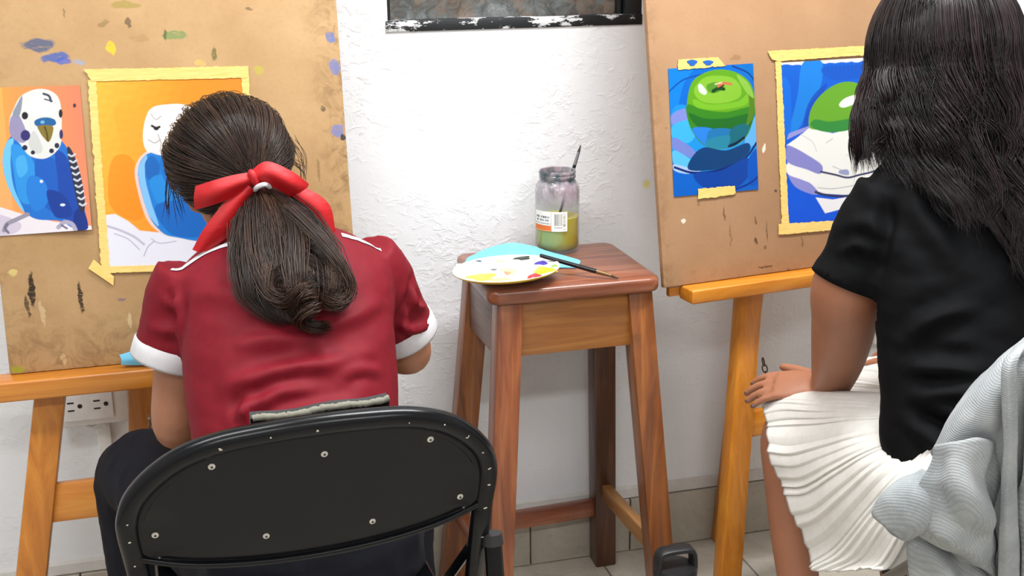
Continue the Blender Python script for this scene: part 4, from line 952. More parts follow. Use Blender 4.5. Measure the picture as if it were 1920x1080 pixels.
def strands(name, paths, rad, mat, parent, shade=None):
    "many thin tapering strands joined into one mass of hair"
    n = 3; V = []; F = []; C = []; off = 0
    for i, A in enumerate(paths):
        A = np.asarray(A, float); m = len(A)
        T = np.gradient(A, axis=0); T /= np.linalg.norm(T, axis=1)[:, None]+1e-9
        ref = np.array([.3, .5, .8]); N = np.cross(T, ref); N /= np.linalg.norm(N, axis=1)[:, None]+1e-9; B = np.cross(T, N)
        s = np.linspace(0, 1, m); r = rad*np.minimum(1, (1-s)*4+.12)*np.minimum(1, s*8+.5)
        P = np.stack([A+r[:, None]*(math.cos(2*math.pi*k/n)*N+math.sin(2*math.pi*k/n)*B) for k in range(n)], 1).reshape(-1, 3)
        V.append(P); idx = np.arange(m*n).reshape(m, n)+off
        q = np.stack([idx[:-1], np.roll(idx[:-1], -1, 1), np.roll(idx[1:], -1, 1), idx[1:]], -1).reshape(-1, 4); F.append(q)
        C.append(np.full(m*n, RNG.random()**1.6 if shade is None else shade[i])); off += m*n
    V = np.concatenate(V); F = np.concatenate(F); C = np.concatenate(C)
    me = bpy.data.meshes.new(name); me.vertices.add(len(V)); me.loops.add(F.size); me.polygons.add(len(F))
    me.vertices.foreach_set('co', V.ravel()); me.loops.foreach_set('vertex_index', F.ravel().astype(np.int32))
    me.polygons.foreach_set('loop_start', np.arange(0, F.size, 4, dtype=np.int32)); me.polygons.foreach_set('loop_total', np.full(len(F), 4, np.int32))
    me.update(calc_edges=True)
    ca = me.color_attributes.new('Col', 'FLOAT_COLOR', 'POINT'); c4 = np.ones((len(V), 4), np.float32); c4[:, :3] = C[:, None]; ca.data.foreach_set('color', c4.ravel())
    finish(me, 180); o = put(name, me, mat, parent); return o
def colored(me, val):
    ca = me.color_attributes.new('Col', 'FLOAT_COLOR', 'POINT'); c4 = np.ones((len(me.vertices), 4), np.float32); c4[:, :3] = val; ca.data.foreach_set('color', c4.ravel())
def rot_about(v, ax, a):
    v = np.asarray(v, float); ax = nz(ax); return v*math.cos(a)+np.cross(ax, v)*math.sin(a)+ax*(ax@v)*(1-math.cos(a))
def hand(mb, w, d, up, side, k=1.0, curl=(18, 22, 18), spread=4, thumb_in=0.0):
    d = nz(d); up = nz(np.asarray(up, float)-d*(np.asarray(up, float)@d)); s = np.cross(d, up); s = s if s@np.asarray(side, float) > 0 else -s
    P = lambda a, b, c: np.asarray(w, float)+k*(d*a+s*b+up*c)
    mb.loft([(P(-.012, 0, 0), s*.025*k, up*.019*k), (P(.02, .002, 0), s*.031*k, up*.017*k), (P(.055, .001, .001), s*.038*k, up*.0145*k), (P(.086, 0, .0), s*.037*k, up*.0105*k)], 18, 5)
    tips = []
    for b, L, r in ((.0285, .070, .0082), (.0098, .078, .0085), (-.0092, .072, .0081), (-.0272, .056, .0072)):
        p = P(.074, b, 0); dd = rot_about(d, up, 0); ang = math.radians(spread)*b/.02; dd = nz(d+s*math.tan(ang)); pts = [P(.05, b*.9, 0), p]; ax = np.cross(dd, up)
        for q, c in zip((.46, .30, .24), curl):
            dd = rot_about(dd, ax, -math.radians(c)) if rot_about(dd, ax, -math.radians(c))@up < dd@up else rot_about(dd, ax, math.radians(c)); p = p+dd*L*q*k; pts.append(p)
        mb.limb(pts, [r*k, r*k*1.03, r*k*.98, r*k*.92, r*k*.78], 10, 4); tips.append((p, dd))
    a = P(.016, .022, -.004); td = nz(d*.66+s*(.72-thumb_in)-up*.22); b_ = a+td*.040*k; td2 = nz(td+d*.35); c = b_+td2*.030*k; e = c+nz(td2+d*.3)*.024*k
    mb.limb([P(.006, .012, 0), a, b_, c, e], [.013*k, .0125*k, .0105*k, .0096*k, .0078*k], 10, 4)
    return tips
def head(mb, c, fwd, up, k=1.0):
    fwd = nz(fwd); up = nz(np.asarray(up, float)-fwd*(np.asarray(up, float)@fwd)); s = np.cross(fwd, up); ax = (s, fwd, up); c = np.asarray(c, float)
    P = lambda a, b, z: c+k*(s*a+fwd*b+up*z)
    mb.ball(P(0, 0, .012), np.array([.074, .092, .094])*k, ax, 24, 16); mb.ball(P(0, .030, -.058), np.array([.056, .056, .056])*k, ax, 20, 12); mb.ball(P(0, .050, -.092), np.array([.026, .026, .020])*k, ax)
    mb.ball(P(0, .078, .022), np.array([.052, .014, .016])*k, ax)
    mb.loft([(P(0, .084, .014), s*.007*k, up*.006*k), (P(0, .098, -.012), s*.009*k, up*.008*k), (P(0, .106, -.030), s*.013*k, up*.009*k), (P(0, .092, -.040), s*.012*k, up*.006*k)], 12, 4)
    for q in (-1, 1):
        mb.ball(P(q*.075, -.004, -.018), np.array([.008, .018, .028])*k, ax); mb.ball(P(q*.040, .066, -.036), np.array([.022, .020, .020])*k, ax); mb.ball(P(q*.079, -.010, -.012), np.array([.006, .014, .022])*k, ax)
    return ax, P
def face(parent, P, ax, k, mh):
    for q in (-1, 1):
        e = obj('eye', MB().ball(P(q*.031, .078, -.004), .0125*k, ax), M_eye, parent, smooth=180)
        obj('iris', MB().ball(P(q*.031, .0895, -.005), np.array([.0055, .002, .0055])*k, ax), M_iris, e, smooth=180)
        obj('eyebrow', MB().tube(crom([P(q*.016, .092, .016), P(q*.031, .0915, .021), P(q*.047, .082, .016)], 4), .0022*k, 8), mh, parent)
    m = MB(); m.tube(crom([P(-.022, .080, -.064), P(-.008, .0885, -.060), P(0, .0885, -.0615), P(.008, .0885, -.060), P(.022, .080, -.064)], 5), [.001]+[.0036]*19+[.001], 8); m.tube(crom([P(-.020, .079, -.066), P(0, .0875, -.070), P(.020, .079, -.066)], 6), [.001]+[.0042]*11+[.001], 8)
    obj('lips', m, M_lip, parent)
def shoe(parent, p, d, mat, k=1.0):
    d = nz((d[0], d[1], 0)); s = np.array([-d[1], d[0], 0]); z = np.array([0, 0, 1.]); p = np.array([p[0], p[1], 0.])
    m = MB(); m.loft([(p-d*.065+z*.040, s*.022, z*.034), (p-d*.045+z*.046, s*.034, z*.044), (p+z*.048, s*.036, z*.046), (p+d*.06+z*.037, s*.040, z*.035), (p+d*.12+z*.030, s*.043, z*.028), (p+d*.165+z*.026, s*.034, z*.022), (p+d*.18+z*.024, s*.016, z*.012)], 18, 4)
    o = obj('shoe', m, mat, parent, smooth=80)
    m = MB(); m.loft([(p-d*.07+z*.010, s*.020, z*.009), (p-d*.05+z*.010, s*.037, z*.0095), (p+z*.010, s*.037, z*.0095), (p+d*.11+z*.010, s*.046, z*.0095), (p+d*.17+z*.010, s*.036, z*.009), (p+d*.186+z*.011, s*.014, z*.008)], 18, 4); obj('sole', m, M_plast, o, smooth=80)
M_shoe = plain('dark_shoe_fabric', (36, 36, 42), .7)
V3 = lambda *a: np.array(a, float)
def yz(c, hw, hd, lean):                                   # an ellipse across a leaning spine
    return (V3(*c), V3(hw, 0, 0), V3(0, math.cos(R(lean)), -math.sin(R(lean)))*hd)

# ---- the girl in the red school shirt
girl = thing('person', 'person in a crimson short-sleeved shirt, ponytail tied with a red bow, facing the left easel', 'person', (.09, 1.42, 0))
GC = at(431, 306, 1.735); gf = nz((-.34, .80, -.52)); gu = nz((-.18, .45, .85))
shL, shR = V3(-.028, 1.615, .862), V3(.212, 1.625, .860)
elL = at(333, 792, 1.625); wrL = V3(-.012, 1.775, .608)
elR = at(764, 660, 1.665); wrR = V3(.195, 1.79, .775)
hemL, hemR = at(318, 664, 1.612), at(757, 622, 1.648)
kneL = at(262, 893, 1.80); kneR = V3(.262, 1.80, .47); hipL, hipR = V3(.025, 1.43, .52), V3(.165, 1.43, .52); ankL = V3(kneL[0]-.005, 1.74, .09); ankR = V3(.27, 1.74, .09)
mb = MB()
gax, gP = head(mb, GC, gf, gu, .89)
mb.limb([V3(.088, 1.62, .86), (V3(.088, 1.62, .86)+GC)/2+V3(0, .0, -.015), GC-gf*.02-gu*.05], [.058, .045, .048], 16, 5)
mb.loft([yz((.095, 1.42, .50), .12, .08, 20), yz((.09, 1.46, .60), .115, .075, 25), yz((.092, 1.53, .72), .12, .075, 29), yz((.094, 1.58, .80), .115, .06, 30), yz((.093, 1.62, .855), .07, .045, 30)], 20, 4)
mb.limb([shL+V3(.012, 0, -.022), (shL+elL)/2, elL, elL*.62+wrL*.38, wrL], [.034, .038, .036, .034, .024], 16, 6)
mb.limb([shR+V3(-.012, 0, -.022), (shR+elR)/2, elR, elR*.62+wrR*.38, wrR], [.034, .038, .037, .034, .024], 16, 6)
hand(mb, wrL, wrL-elL, (0, -.3, 1), (1, 0, 0), .92, (12, 16, 14)); hand(mb, wrR, wrR-elR, (.2, -.3, 1), (-1, .3, .2), .92, (38, 44, 30))
for h, kn, an in ((hipL, kneL, ankL), (hipR, kneR, ankR)): mb.limb([h, (h+kn)/2, kn, kn*.6+an*.4, an], [.06, .055, .046, .042, .034], 14, 5)
me = fuse(mb, .0042, 4); finish(me, 180); put('body', me, M_skinG, girl)
face(girl, gP, gax, .89, M_hairG)
# jeans
M_jean = cloth('dark_navy_denim', (8, 10, 20), 700, .85, .2, .3)
mb = MB(); mb.ball((.095, 1.41, .545), (.150, .118, .10)); mb.loft([yz((.095, 1.40, .50), .150, .11, 10), yz((.095, 1.43, .58), .140, .10, 20), yz((.092, 1.46, .64), .125, .085, 25)], 22, 4)
for h, kn, an in ((hipL, kneL, ankL), (hipR, kneR, ankR)): mb.limb([h, (h+kn)/2, kn, kn*.6+an*.4, an+V3(0, 0, .02)], [.082, .078, .070, .060, .052], 18, 6)
me = fuse(mb, .006, 6); ripple(me, 14, .004, 3); cut(me, [lambda V: V[:, 2] < .075]); finish(me, 180); o = put('jeans', me, M_jean, girl); solid(o, .003)
shoe(girl, ankL+V3(0, 0, 0), (-.15, 1), M_shoe); shoe(girl, ankR, (.15, 1), M_shoe)
# shirt
M_red = cloth('crimson_school_shirt', (112, 7, 25), 800, .68, .07, .2, .0); M_redd = M_red
mb = MB()
mb.loft([yz((.092, 1.405, .52), .136, .105, 12), yz((.090, 1.43, .60), .134, .103, 22), yz((.0905, 1.485, .70), .140, .103, 28), yz((.093, 1.545, .79), .146, .098, 30), yz((.0945, 1.59, .850), .148, .082, 30), yz((.094, 1.622, .890), .118, .062, 30), yz((.090, 1.645, .915), .062, .052, 30)], 28, 6)
def sleeve_secs(a, b, r0, r1, ext=.03, twist=(0, 0, 1)):
    t_ = nz(b-a); u = nz(np.cross(t_, (0, 1, .2))); v = np.cross(t_, u); out = []
    for s, r in ((-.1, r0*.9), (.25, r0), (.6, (r0+r1)/2*1.02), (1.0, r1), (1.0+ext/np.linalg.norm(b-a), r1)):
        out.append((a+(b-a)*s, u*r, v*r))
    return out, t_, u, v
sL, tL, uL, vL = sleeve_secs(shL+V3(.0, 0, -.004), hemL, .058, .050); sR, tR, uR, vR = sleeve_secs(shR, hemR, .056, .049)
mb.loft(sL, 22, 5); mb.loft(sR, 22, 5)
me = fuse(mb, .0055, 9)
bx = lambda x, y, Y: tuple(at(x, y, Y))
folds(me, [([bx(380, 720, 1.40), bx(470, 690, 1.38), bx(560, 668, 1.38), bx(640, 660, 1.38), bx(730, 650, 1.42)], .010, .006), ([bx(400, 780, 1.37), bx(450, 745, 1.35), bx(520, 715, 1.35), bx(600, 705, 1.35)], .009, .0055), ([bx(410, 640, 1.43), bx(500, 620, 1.42), bx(560, 628, 1.42)], .010, .004),
           ([bx(430, 790, 1.35), bx(420, 760, 1.36), bx(440, 730, 1.37)], .007, .006), ([bx(500, 770, 1.33), bx(600, 750, 1.33), bx(720, 745, 1.36)], .010, .005), ([bx(600, 600, 1.43), bx(660, 590, 1.45), bx(730, 560, 1.50)], .010, .004), ([bx(660, 690, 1.38), bx(700, 680, 1.40), bx(740, 690, 1.43)], .007, .004),
           ([bx(330, 540, 1.57), bx(355, 600, 1.55), bx(362, 660, 1.55)], .007, .0045), ([bx(300, 560, 1.57), bx(330, 575, 1.56), bx(350, 560, 1.56)], .007, .004), ([bx(280, 610, 1.58), bx(320, 620, 1.56), bx(352, 610, 1.56)], .008, .004), ([bx(735, 540, 1.62), bx(750, 570, 1.62), bx(770, 580, 1.63)], .006, .006), ([bx(740, 590, 1.62), bx(755, 605, 1.62), bx(775, 610, 1.63)], .006, .006), ([bx(745, 520, 1.62), bx(740, 560, 1.61), bx(738, 620, 1.60)], .006, -.005), ([bx(370, 560, 1.54), bx(420, 545, 1.50), bx(470, 560, 1.47)], .012, .003)], 1.4)
ripple(me, 11, .0035, 1.3, stretch=(1, .6, 1.6))
def beyond(V, h, t_, r, a=.004, b=.11):
    q = (V-h)@t_; return (q > a) & (q < b) & (np.linalg.norm(V-h-q[:, None]*t_, axis=1) < r)
cut(me, [lambda V: beyond(V, hemL, tL, .062), lambda V: beyond(V, hemR, tR, .062), lambda V: V[:, 2] < .545, lambda V: (V[:, 2] > .905) & (np.linalg.norm(V-V3(.090, 1.65, .925), axis=1) < .045)], [(hemL, tL, .062, .004), (hemR, tR, .062, .004), (V3(0, 0, .545), V3(0, 0, -1), 9, 0)])
finish(me, 180); shirt = put('shirt', me, M_red, girl); solid(shirt, .0025)
M_cuff = cloth('white_cotton', (206, 205, 208), 700, .8, .04, .2)
for (h, tt, uu, vv, r) in ((hemL, tL, uL, vL, .0505), (hemR, tR, uR, vR, .0495)):
    m = MB(); ring = np.linspace(0, 2*math.pi, 40, endpoint=False)
    G = np.array([[h+tt*s+(uu*math.cos(q)+vv*math.sin(q))*(r*k) for q in ring] for s, k in ((-.016, 1.0), (-.014, 1.035), (-.004, 1.04), (.008, 1.035), (.012, 1.0), (.010, .95), (-.006, .94))])
    o = obj('cuff', MB().grid(G, True), M_cuff, shirt, smooth=180); o['label'] = 'white cuff'
bv = bvh_of(me); soff = V3(*world_loc(girl))
def on(p, lift=.002):
    loc, nrm, _, _ = bv.find_nearest(Vector(np.asarray(p)-soff)); nrm = np.array(nrm)
    out = np.array(loc)+soff; return out, nrm
def stripe(pts, w, name, mat, lift=.0012):
    A = crom(np.array(pts), 8); T = np.gradient(A, axis=0); rows = []
    for p, t_ in zip(A, T):
        q, n_ = on(p); sd = nz(np.cross(nz(t_), n_)); a, na = on(q+sd*w/2); b, nb = on(q-sd*w/2); rows.append([a+na*lift, q+n_*lift, b+nb*lift])
    obj(name, MB().slab(np.array(rows), .0005), mat, shirt, smooth=180)
stripe([bx(322, 500, 1.59), bx(350, 486, 1.585), bx(395, 469, 1.58), bx(445, 457, 1.575)], .0095, 'shoulder_stripe', M_cuff); stripe([bx(636, 452, 1.585), bx(665, 463, 1.59), bx(692, 473, 1.60), bx(714, 486, 1.605)], .0095, 'shoulder_stripe', M_cuff)

# hair of the girl: smooth crown pulled to a tie, ponytail with curled ends
S_, F_, U_ = gax; ga, gb, gc = .083, .089, .085
def hr(d): return 1/math.sqrt((d@S_/ga)**2+(d@F_/gb)**2+(d@U_/gc)**2)
TIE = at(482, 346, 1.628); HC = GC+U_*.010; Td = nz(TIE-HC)
m = MB(); m.ball(HC, (ga+.002, gb+.001, gc+.001), (S_, F_, U_), 30, 20)
vv = np.array(m.v)-HC; me = mesh_of(m, 'hair')
cut(me, [lambda V: ((V-HC)@F_ > .058) | (((V-HC)@F_ > .012) & ((V-HC)@U_ < -.01))]); colored(me, .12); finish(me, 180); hairG = put('hair', me, M_hairG, girl); solid(hairG, .004)
e1 = nz(np.cross(Td, (0, 0, 1.))); e2 = np.cross(e1, Td)
P_ = []
for i in range(3600):
    ps = RNG.uniform(0, 2*math.pi); dirn = e1*math.cos(ps)+e2*math.sin(ps)
    om = R(RNG.uniform(62, 128)) if RNG.random() < .7 else R(RNG.uniform(30, 70)); start = nz(Td*math.cos(om)+dirn*math.sin(om))
    if (start@F_)*gb > .068 or ((start@F_) > .25 and start@U_ < -.15): om = R(78); start = nz(Td*math.cos(om)+dirn*math.sin(om))
    if (start@F_) > .62: continue
    lay = .004+.007*RNG.random()**1.3+.002*math.sin(ps*9); n_ = 16; A = []; tw = RNG.normal()*.06
    for s in np.linspace(0, 1, n_):
        w_ = om*(1-s); dr = rot_about(dirn, Td, tw*math.sin(math.pi*s)); d = Td*math.cos(w_)+dr*math.sin(w_)
        rr = hr(d)+lay*(.4+.6*min(1, s*3+.2))+.0012*math.sin(7*s+i); A.append(HC+d*rr)
    A = np.array(A); k = np.linspace(0, 1, n_)[:, None]**6; A = A*(1-k)+(TIE+RNG.normal(size=3)*.005)*k; P_.append(A)
for i in range(16):                                        # loose wisps by the left cheek
    a = at(322+RNG.uniform(-8, 10), 300+RNG.uniform(-20, 30), 1.74); b = at(314+RNG.uniform(-10, 34), 398+RNG.uniform(-12, 30), 1.76); q = (a+b)/2+V3(-.008*RNG.random(), 0, 0); P_.append(crom([a, q, b+RNG.normal(size=3)*.003], 7))
for i in range(14):
    a = at(548+RNG.uniform(-6, 6), 270+RNG.uniform(-20, 40), 1.70); b = at(572+RNG.uniform(-10, 8), 330+RNG.uniform(-20, 20), 1.68); P_.append(crom([a, (a+b)/2+V3(.006, 0, 0), b], 7))
strands('combed_hair', P_, .00052, M_hairG, hairG)['kind'] = 'stuff'
tail_c = crom([TIE, at(512, 392, 1.585), at(538, 455, 1.535), at(556, 520, 1.49), at(572, 580, 1.455), at(586, 622, 1.44)], 8); NT_ = len(tail_c); ts = np.linspace(0, 1, NT_)
wid = np.interp(ts, [0, .1, .25, .45, .7, .85, 1], [.012, .026, .047, .064, .066, .050, .020]); dep = np.interp(ts, [0, .1, .3, .6, 1], [.012, .022, .030, .030, .014])
m = MB(); rg = np.linspace(0, 2*math.pi, 22, endpoint=False)
G = np.array([[c+V3(math.cos(q), 0, 0)*w_*.74+V3(0, .88, -.45)*math.sin(q)*d_*.7 for q in rg] for c, w_, d_ in zip(tail_c[:-13], wid, dep)]); me = mesh_of(MB().grid(G, True), 'ponytail'); colored(me, .06); finish(me, 180); ptail = put('ponytail', me, M_hairG, hairG)
P_ = []; SH = []
for c in range(56):
    th0 = RNG.uniform(0, 2*math.pi); rr0 = math.sqrt(RNG.uniform(.25, 1)); cx, cy = math.cos(th0)*rr0, math.sin(th0)*rr0
    if c < 34 and cy > .2: cy = -cy                        # most locks lie on the outside, towards the viewer
    Lc = RNG.uniform(.66, 1.0) if cx < .4 else RNG.uniform(.58, .86); ph = RNG.uniform(0, 6.28); amp = RNG.uniform(.004, .013); curl = RNG.random() < (.45 if cx > .15 else .15); cs_ = RNG.uniform(.70, .86); base = RNG.random()**1.4; turn = 1 if cx < .2 else -1
    for j in range(84):
        ox, oy = RNG.normal()*.15, RNG.normal()*.15; ox, oy = (ox*(.55 if curl else 1), oy*(.55 if curl else 1)); A = []; L = Lc*RNG.uniform(.9, 1.03); n_ = 26
        for s in np.linspace(0, 1, n_):
            t_ = s*L; c0 = np.array([np.interp(t_, ts, tail_c[:, k]) for k in range(3)]); w_ = np.interp(t_, ts, wid); d_ = np.interp(t_, ts, dep)
            tp = 1-.62*s**2; x = (cx+ox*tp)*w_+amp*min(1, s*2)*math.sin(5.2*s+ph); y = (cy+oy*tp)*d_+.6*amp*math.cos(4.6*s+ph)*min(1, s*2); p = c0+V3(1, 0, 0)*x+V3(0, .88, -.45)*y
            if curl and s > cs_:
                a = (s-cs_)/(1-cs_)*math.pi*1.35; rc = (.010+.008*base)*(1-.35*(s-cs_)/(1-cs_)); p = p+V3(turn*rc*math.sin(a), -.3*rc*math.sin(a), rc*(1-math.cos(a))*.9)
            A.append(p)
        P_.append(np.array(A)); SH.append(float(np.clip(base*.75+RNG.normal()*.16, 0, 1)))
for j in range(190):                                       # a lock flicking out to the right
    A = crom([at(540, 400, 1.545), at(598, 455, 1.505), at(640, 510, 1.475), at(650, 545, 1.465), at(632, 566, 1.455), at(606, 558, 1.445), at(604, 540, 1.44)], 5); s = np.linspace(0, 1, len(A))[:, None]
    A = A+RNG.normal(size=3)*.0065*(1-.45*s)+RNG.normal(size=3)*.0025*s; P_.append(A[:int(len(A)*RNG.uniform(.78, 1))]); SH.append(float(np.clip(.55+RNG.normal()*.22, 0, 1)))
for j in range(120):                                       # a lock curving in over the left
    A = crom([at(470, 420, 1.545), at(476, 490, 1.495), at(500, 548, 1.462), at(530, 566, 1.446), at(556, 552, 1.436)], 7); s = np.linspace(0, 1, len(A))[:, None]
    P_.append(A+RNG.normal(size=3)*.006*(1-.4*s)+RNG.normal(size=3)*.002*s); SH.append(float(np.clip(.5+RNG.normal()*.22, 0, 1)))
for j in range(170):                                       # one ringlet at the tip
    n_ = 34; A = []; o_ = RNG.normal(size=3)*.0035
    for s in np.linspace(0, 1, n_):
        c0 = at(562+30*s, 540+78*s, 1.440-.012*s); a = s*math.pi*4.2; rc = .004+.013*s; A.append(c0+o_+V3(rc*math.cos(a), -.6*rc*math.sin(a), .55*rc*math.sin(a)))
    P_.append(np.array(A)); SH.append(float(np.clip(.5+RNG.normal()*.2, 0, 1)))
strands('ponytail_strands', P_, .00055, M_hairG, hairG, SH)['kind'] = 'stuff'
# red satin bow
t = NT('red_satin'); t.set(Base_Color=t.ramp(t.noise(30, 2), [(.3, (164, 4, 14)), (.7, (186, 8, 20))]), Roughness=.55); t.bump(t.noise(14, 3, .6, t.map((1, 1, 2.5))), .5, .004); M_bow = t.m
bow = thing('hair_bow', '', '', (0, 0, 0)); del bow['label']; del bow['category']; bow.parent = girl; bow.location = Vector(TIE)-girl.location
def ribbon(name, rows, th=.0016):
    G = np.array([[at(*p) for p in r] for r in rows]); obj(name, MB().slab(bez_grid(G, 6, 6), th), M_bow, bow, smooth=50)
Yb = 1.588
def loop(pts_top, pts_mid, pts_bot, back):
    "a flat ribbon loop: front face, folded end, rear face"
    fr = lambda P, b: [(x, y, Yb+d-b) for x, y, d in P]; rear = lambda P: [(x+back[0]*.5, y, Yb+.030) for x, y, d in P[::-1][1:]]
    G = [fr(P, b) for P, b in ((pts_top, 0), (pts_mid, .004), (pts_bot, 0))]; ribbon('loop', G)
    ribbon('loop_back', [[(x+(back[0] if i < 3 else 0), y+(2 if k == 0 else -2), Y_+.004+.020*math.sin(math.pi*(3-i)/3*.9)) for i, (x, y, Y_) in enumerate(r)] for k, r in enumerate((G[0], G[2]))])
loop([(474, 323, 0), (440, 328, -.006), (402, 338, -.004), (367, 349, .008)], [(474, 335, -.004), (440, 347, -.010), (402, 362, -.008), (364, 371, .008)], [(475, 347, 0), (446, 364, -.006), (408, 381, -.004), (365, 393, .008)], (4, 0))
loop([(472, 321, 0), (500, 303, -.006), (546, 321, -.004), (579, 345, .008)], [(475, 335, -.004), (506, 326, -.012), (545, 344, -.010), (571, 359, .008)], [(478, 348, 0), (508, 349, -.006), (538, 365, -.004), (557, 377, .008)], (-4, 0))
ribbon('tail', [[(463, 345, Yb-.004), (418, 384, Yb-.006), (382, 430, Yb-.008), (361, 468, Yb-.004)], [(468, 349, Yb-.008), (434, 390, Yb-.012), (400, 434, Yb-.014), (372, 472, Yb-.008)], [(473, 353, Yb-.007), (448, 398, Yb-.008), (424, 440, Yb-.010), (388, 470, Yb-.006)], [(478, 355, Yb-.002), (462, 398, Yb-.002), (440, 434, Yb-.003), (406, 464, Yb-.002)]])
ribbon('tail', [[(552, 346, Yb+.006), (592, 362, Yb+.002), (619, 388, Yb), (629, 438, Yb)], [(545, 356, Yb+.002), (582, 377, Yb-.006), (606, 402, Yb-.008), (617, 436, Yb-.006)], [(540, 364, Yb+.002), (570, 386, Yb-.004), (592, 408, Yb-.006), (604, 428, Yb-.006)], [(537, 372, Yb+.004), (558, 392, Yb+.002), (578, 406, Yb), (592, 418, Yb)]])
obj('knot', MB().ball(at(476, 334, Yb-.006), (.007, .008, .013), (V3(.94, 0, .34), V3(0, 1, 0), V3(-.34, 0, .94))), M_bow, bow, smooth=180)
A = crom([at(478, 356, Yb-.002), at(484, 350, Yb-.012), at(496, 346, Yb-.014), at(506, 350, Yb-.004)], 5); o = obj('hair_tie', MB().tube(A, .0035, 8), M_cuff, girl); o['label'] = 'white hair tie'

# ---- the person in the black T-shirt
wom = thing('person', 'person in a black T-shirt and white pleated skirt with loose dark hair, seated right', 'person', (1.08, 1.40, 0))
WC = V3(1.076, 1.545, 1.118); wf = nz((-.05, .97, -.2)); wu = nz((0, .2, .98))
wshL, wshR = V3(.968, 1.50, .928), V3(1.192, 1.50, .928)
whem = at(1592, 522, 1.515); wel = at(1583, 598, 1.56); wfa = at(1572, 668, 1.62); wwr = at(1556, 728, 1.685)
wkL = at(1484, 808, 1.70); whL, whR = V3(1.02, 1.37, .52), V3(1.15, 1.37, .52); wkR = V3(1.18, 1.76, .49); wcL = at(1480, 905, 1.685); waL = V3(*at(1497, 1085, 1.63)); wftL = V3(waL[0]+.02, 1.585, .085); waR = V3(1.2, 1.70, .085)
mb = MB(); wax, wP = head(mb, WC, wf, wu, .98)
mb.limb([V3(1.08, 1.50, .95), V3(1.078, 1.52, 1.02), WC-wf*.02-wu*.05], [.062, .050, .052], 16, 5)
mb.loft([yz((1.08, 1.37, .50), .13, .09, 8), yz((1.08, 1.40, .62), .125, .085, 15), yz((1.08, 1.44, .76), .125, .08, 18), yz((1.08, 1.48, .87), .115, .065, 18), yz((1.08, 1.50, .93), .07, .045, 15)], 20, 4)
mb.limb([wshL+V3(.012, 0, -.045), whem, wel, wfa, wwr], [.036, .0505, .0505, .044, .0315], 20, 6)
welR, wwrR = V3(1.30, 1.55, .74), V3(1.22, 1.70, .60)
mb.limb([wshR+V3(-.012, 0, -.045), (wshR+welR)/2, welR, welR*.5+wwrR*.5, wwrR], [.036, .047, .043, .038, .029], 18, 6)
wtip = at(1440, 744, 1.735)
tips = hand(mb, wwr+V3(-.006, .004, .004), wtip-wwr+V3(0, .02, .010), (0.05, -.45, 1), (-.3, 1, .1), 1.0, (12, 16, 12), 5)
hand(mb, wwrR, V3(-.2, 1, -.3), (0, .3, 1), (-1, 0, 0), .98, (14, 18, 16))
mb.limb([whL, (whL+wkL)/2, wkL, wcL, waL, wftL], [.068, .060, .046, .043, .036, .031], 18, 6); mb.limb([whR, (whR+wkR)/2, wkR, wkR*.6+waR*.4, waR], [.072, .066, .052, .045, .031], 18, 6)
me = fuse(mb, .0042, 4); finish(me, 180); put('body', me, M_skinW, wom); face(wom, wP, wax, .98, M_hairW)
for p, d in tips: obj('fingernail', MB().ball(p+d*.001+V3(0, -.003, .0035), (.0045, .0045, .0022)), M_nail, wom, smooth=180)
shoe(wom, wftL, (-.1, 1), M_shoe); shoe(wom, waR, (.1, 1), M_shoe)
# T-shirt
M_tee = cloth('black_cotton_jersey', (4, 5, 7), 800, .8, .12, .2); M_tee.node_tree.nodes['Principled BSDF'].inputs['Specular IOR Level'].default_value = .14
mb = MB(); mb.loft([yz((1.08, 1.335, .50), .168, .125, 0), yz((1.08, 1.345, .575), .170, .127, 4), yz((1.08, 1.37, .64), .162, .120, 12), yz((1.08, 1.41, .74), .154, .112, 16), yz((1.08, 1.45, .84), .150, .105, 18), yz((1.08, 1.485, .918), .146, .086, 18), yz((1.08, 1.503, .964), .128, .064, 15), yz((1.08, 1.515, 1.004), .074, .056, 12)], 28, 6)
sL, tL, uL, vL = sleeve_secs(wshL+V3(.004, 0, .0), whem+V3(.004, 0, 0), .056, .060); sR, tR, uR, vR = sleeve_secs(wshR, wshR*.4+welR*.6, .056, .060); wh2 = wshR*.4+welR*.6
mb.loft(sL, 22, 5); mb.loft(sR, 22, 5); me = fuse(mb, .006, 8)
folds(me, [([bx(1660, 770, 1.30), bx(1720, 790, 1.26), bx(1800, 800, 1.24), bx(1900, 790, 1.23)], .010, -.008), ([bx(1680, 690, 1.34), bx(1760, 690, 1.30), bx(1850, 700, 1.29)], .012, .006), ([bx(1690, 740, 1.32), bx(1770, 735, 1.28), bx(1880, 740, 1.27)], .010, .006), ([bx(1700, 820, 1.27), bx(1760, 850, 1.23), bx(1850, 860, 1.22)], .010, .006), ([bx(1670, 640, 1.36), bx(1740, 600, 1.34), bx(1820, 580, 1.34)], .012, .005), ([bx(1700, 300, 1.44), bx(1720, 380, 1.40), bx(1760, 440, 1.37), bx(1800, 500, 1.36)], .014, .005), ([bx(1660, 350, 1.46), bx(1660, 430, 1.44), bx(1650, 520, 1.44)], .010, -.005), ([bx(1560, 470, 1.47), bx(1600, 460, 1.45), bx(1640, 480, 1.44)], .010, .005), ([bx(1580, 420, 1.48), bx(1620, 420, 1.45), bx(1650, 440, 1.44)], .010, .004)], 2.0)
ripple(me, 10, .005, 7.1, stretch=(1, .6, 1.8))
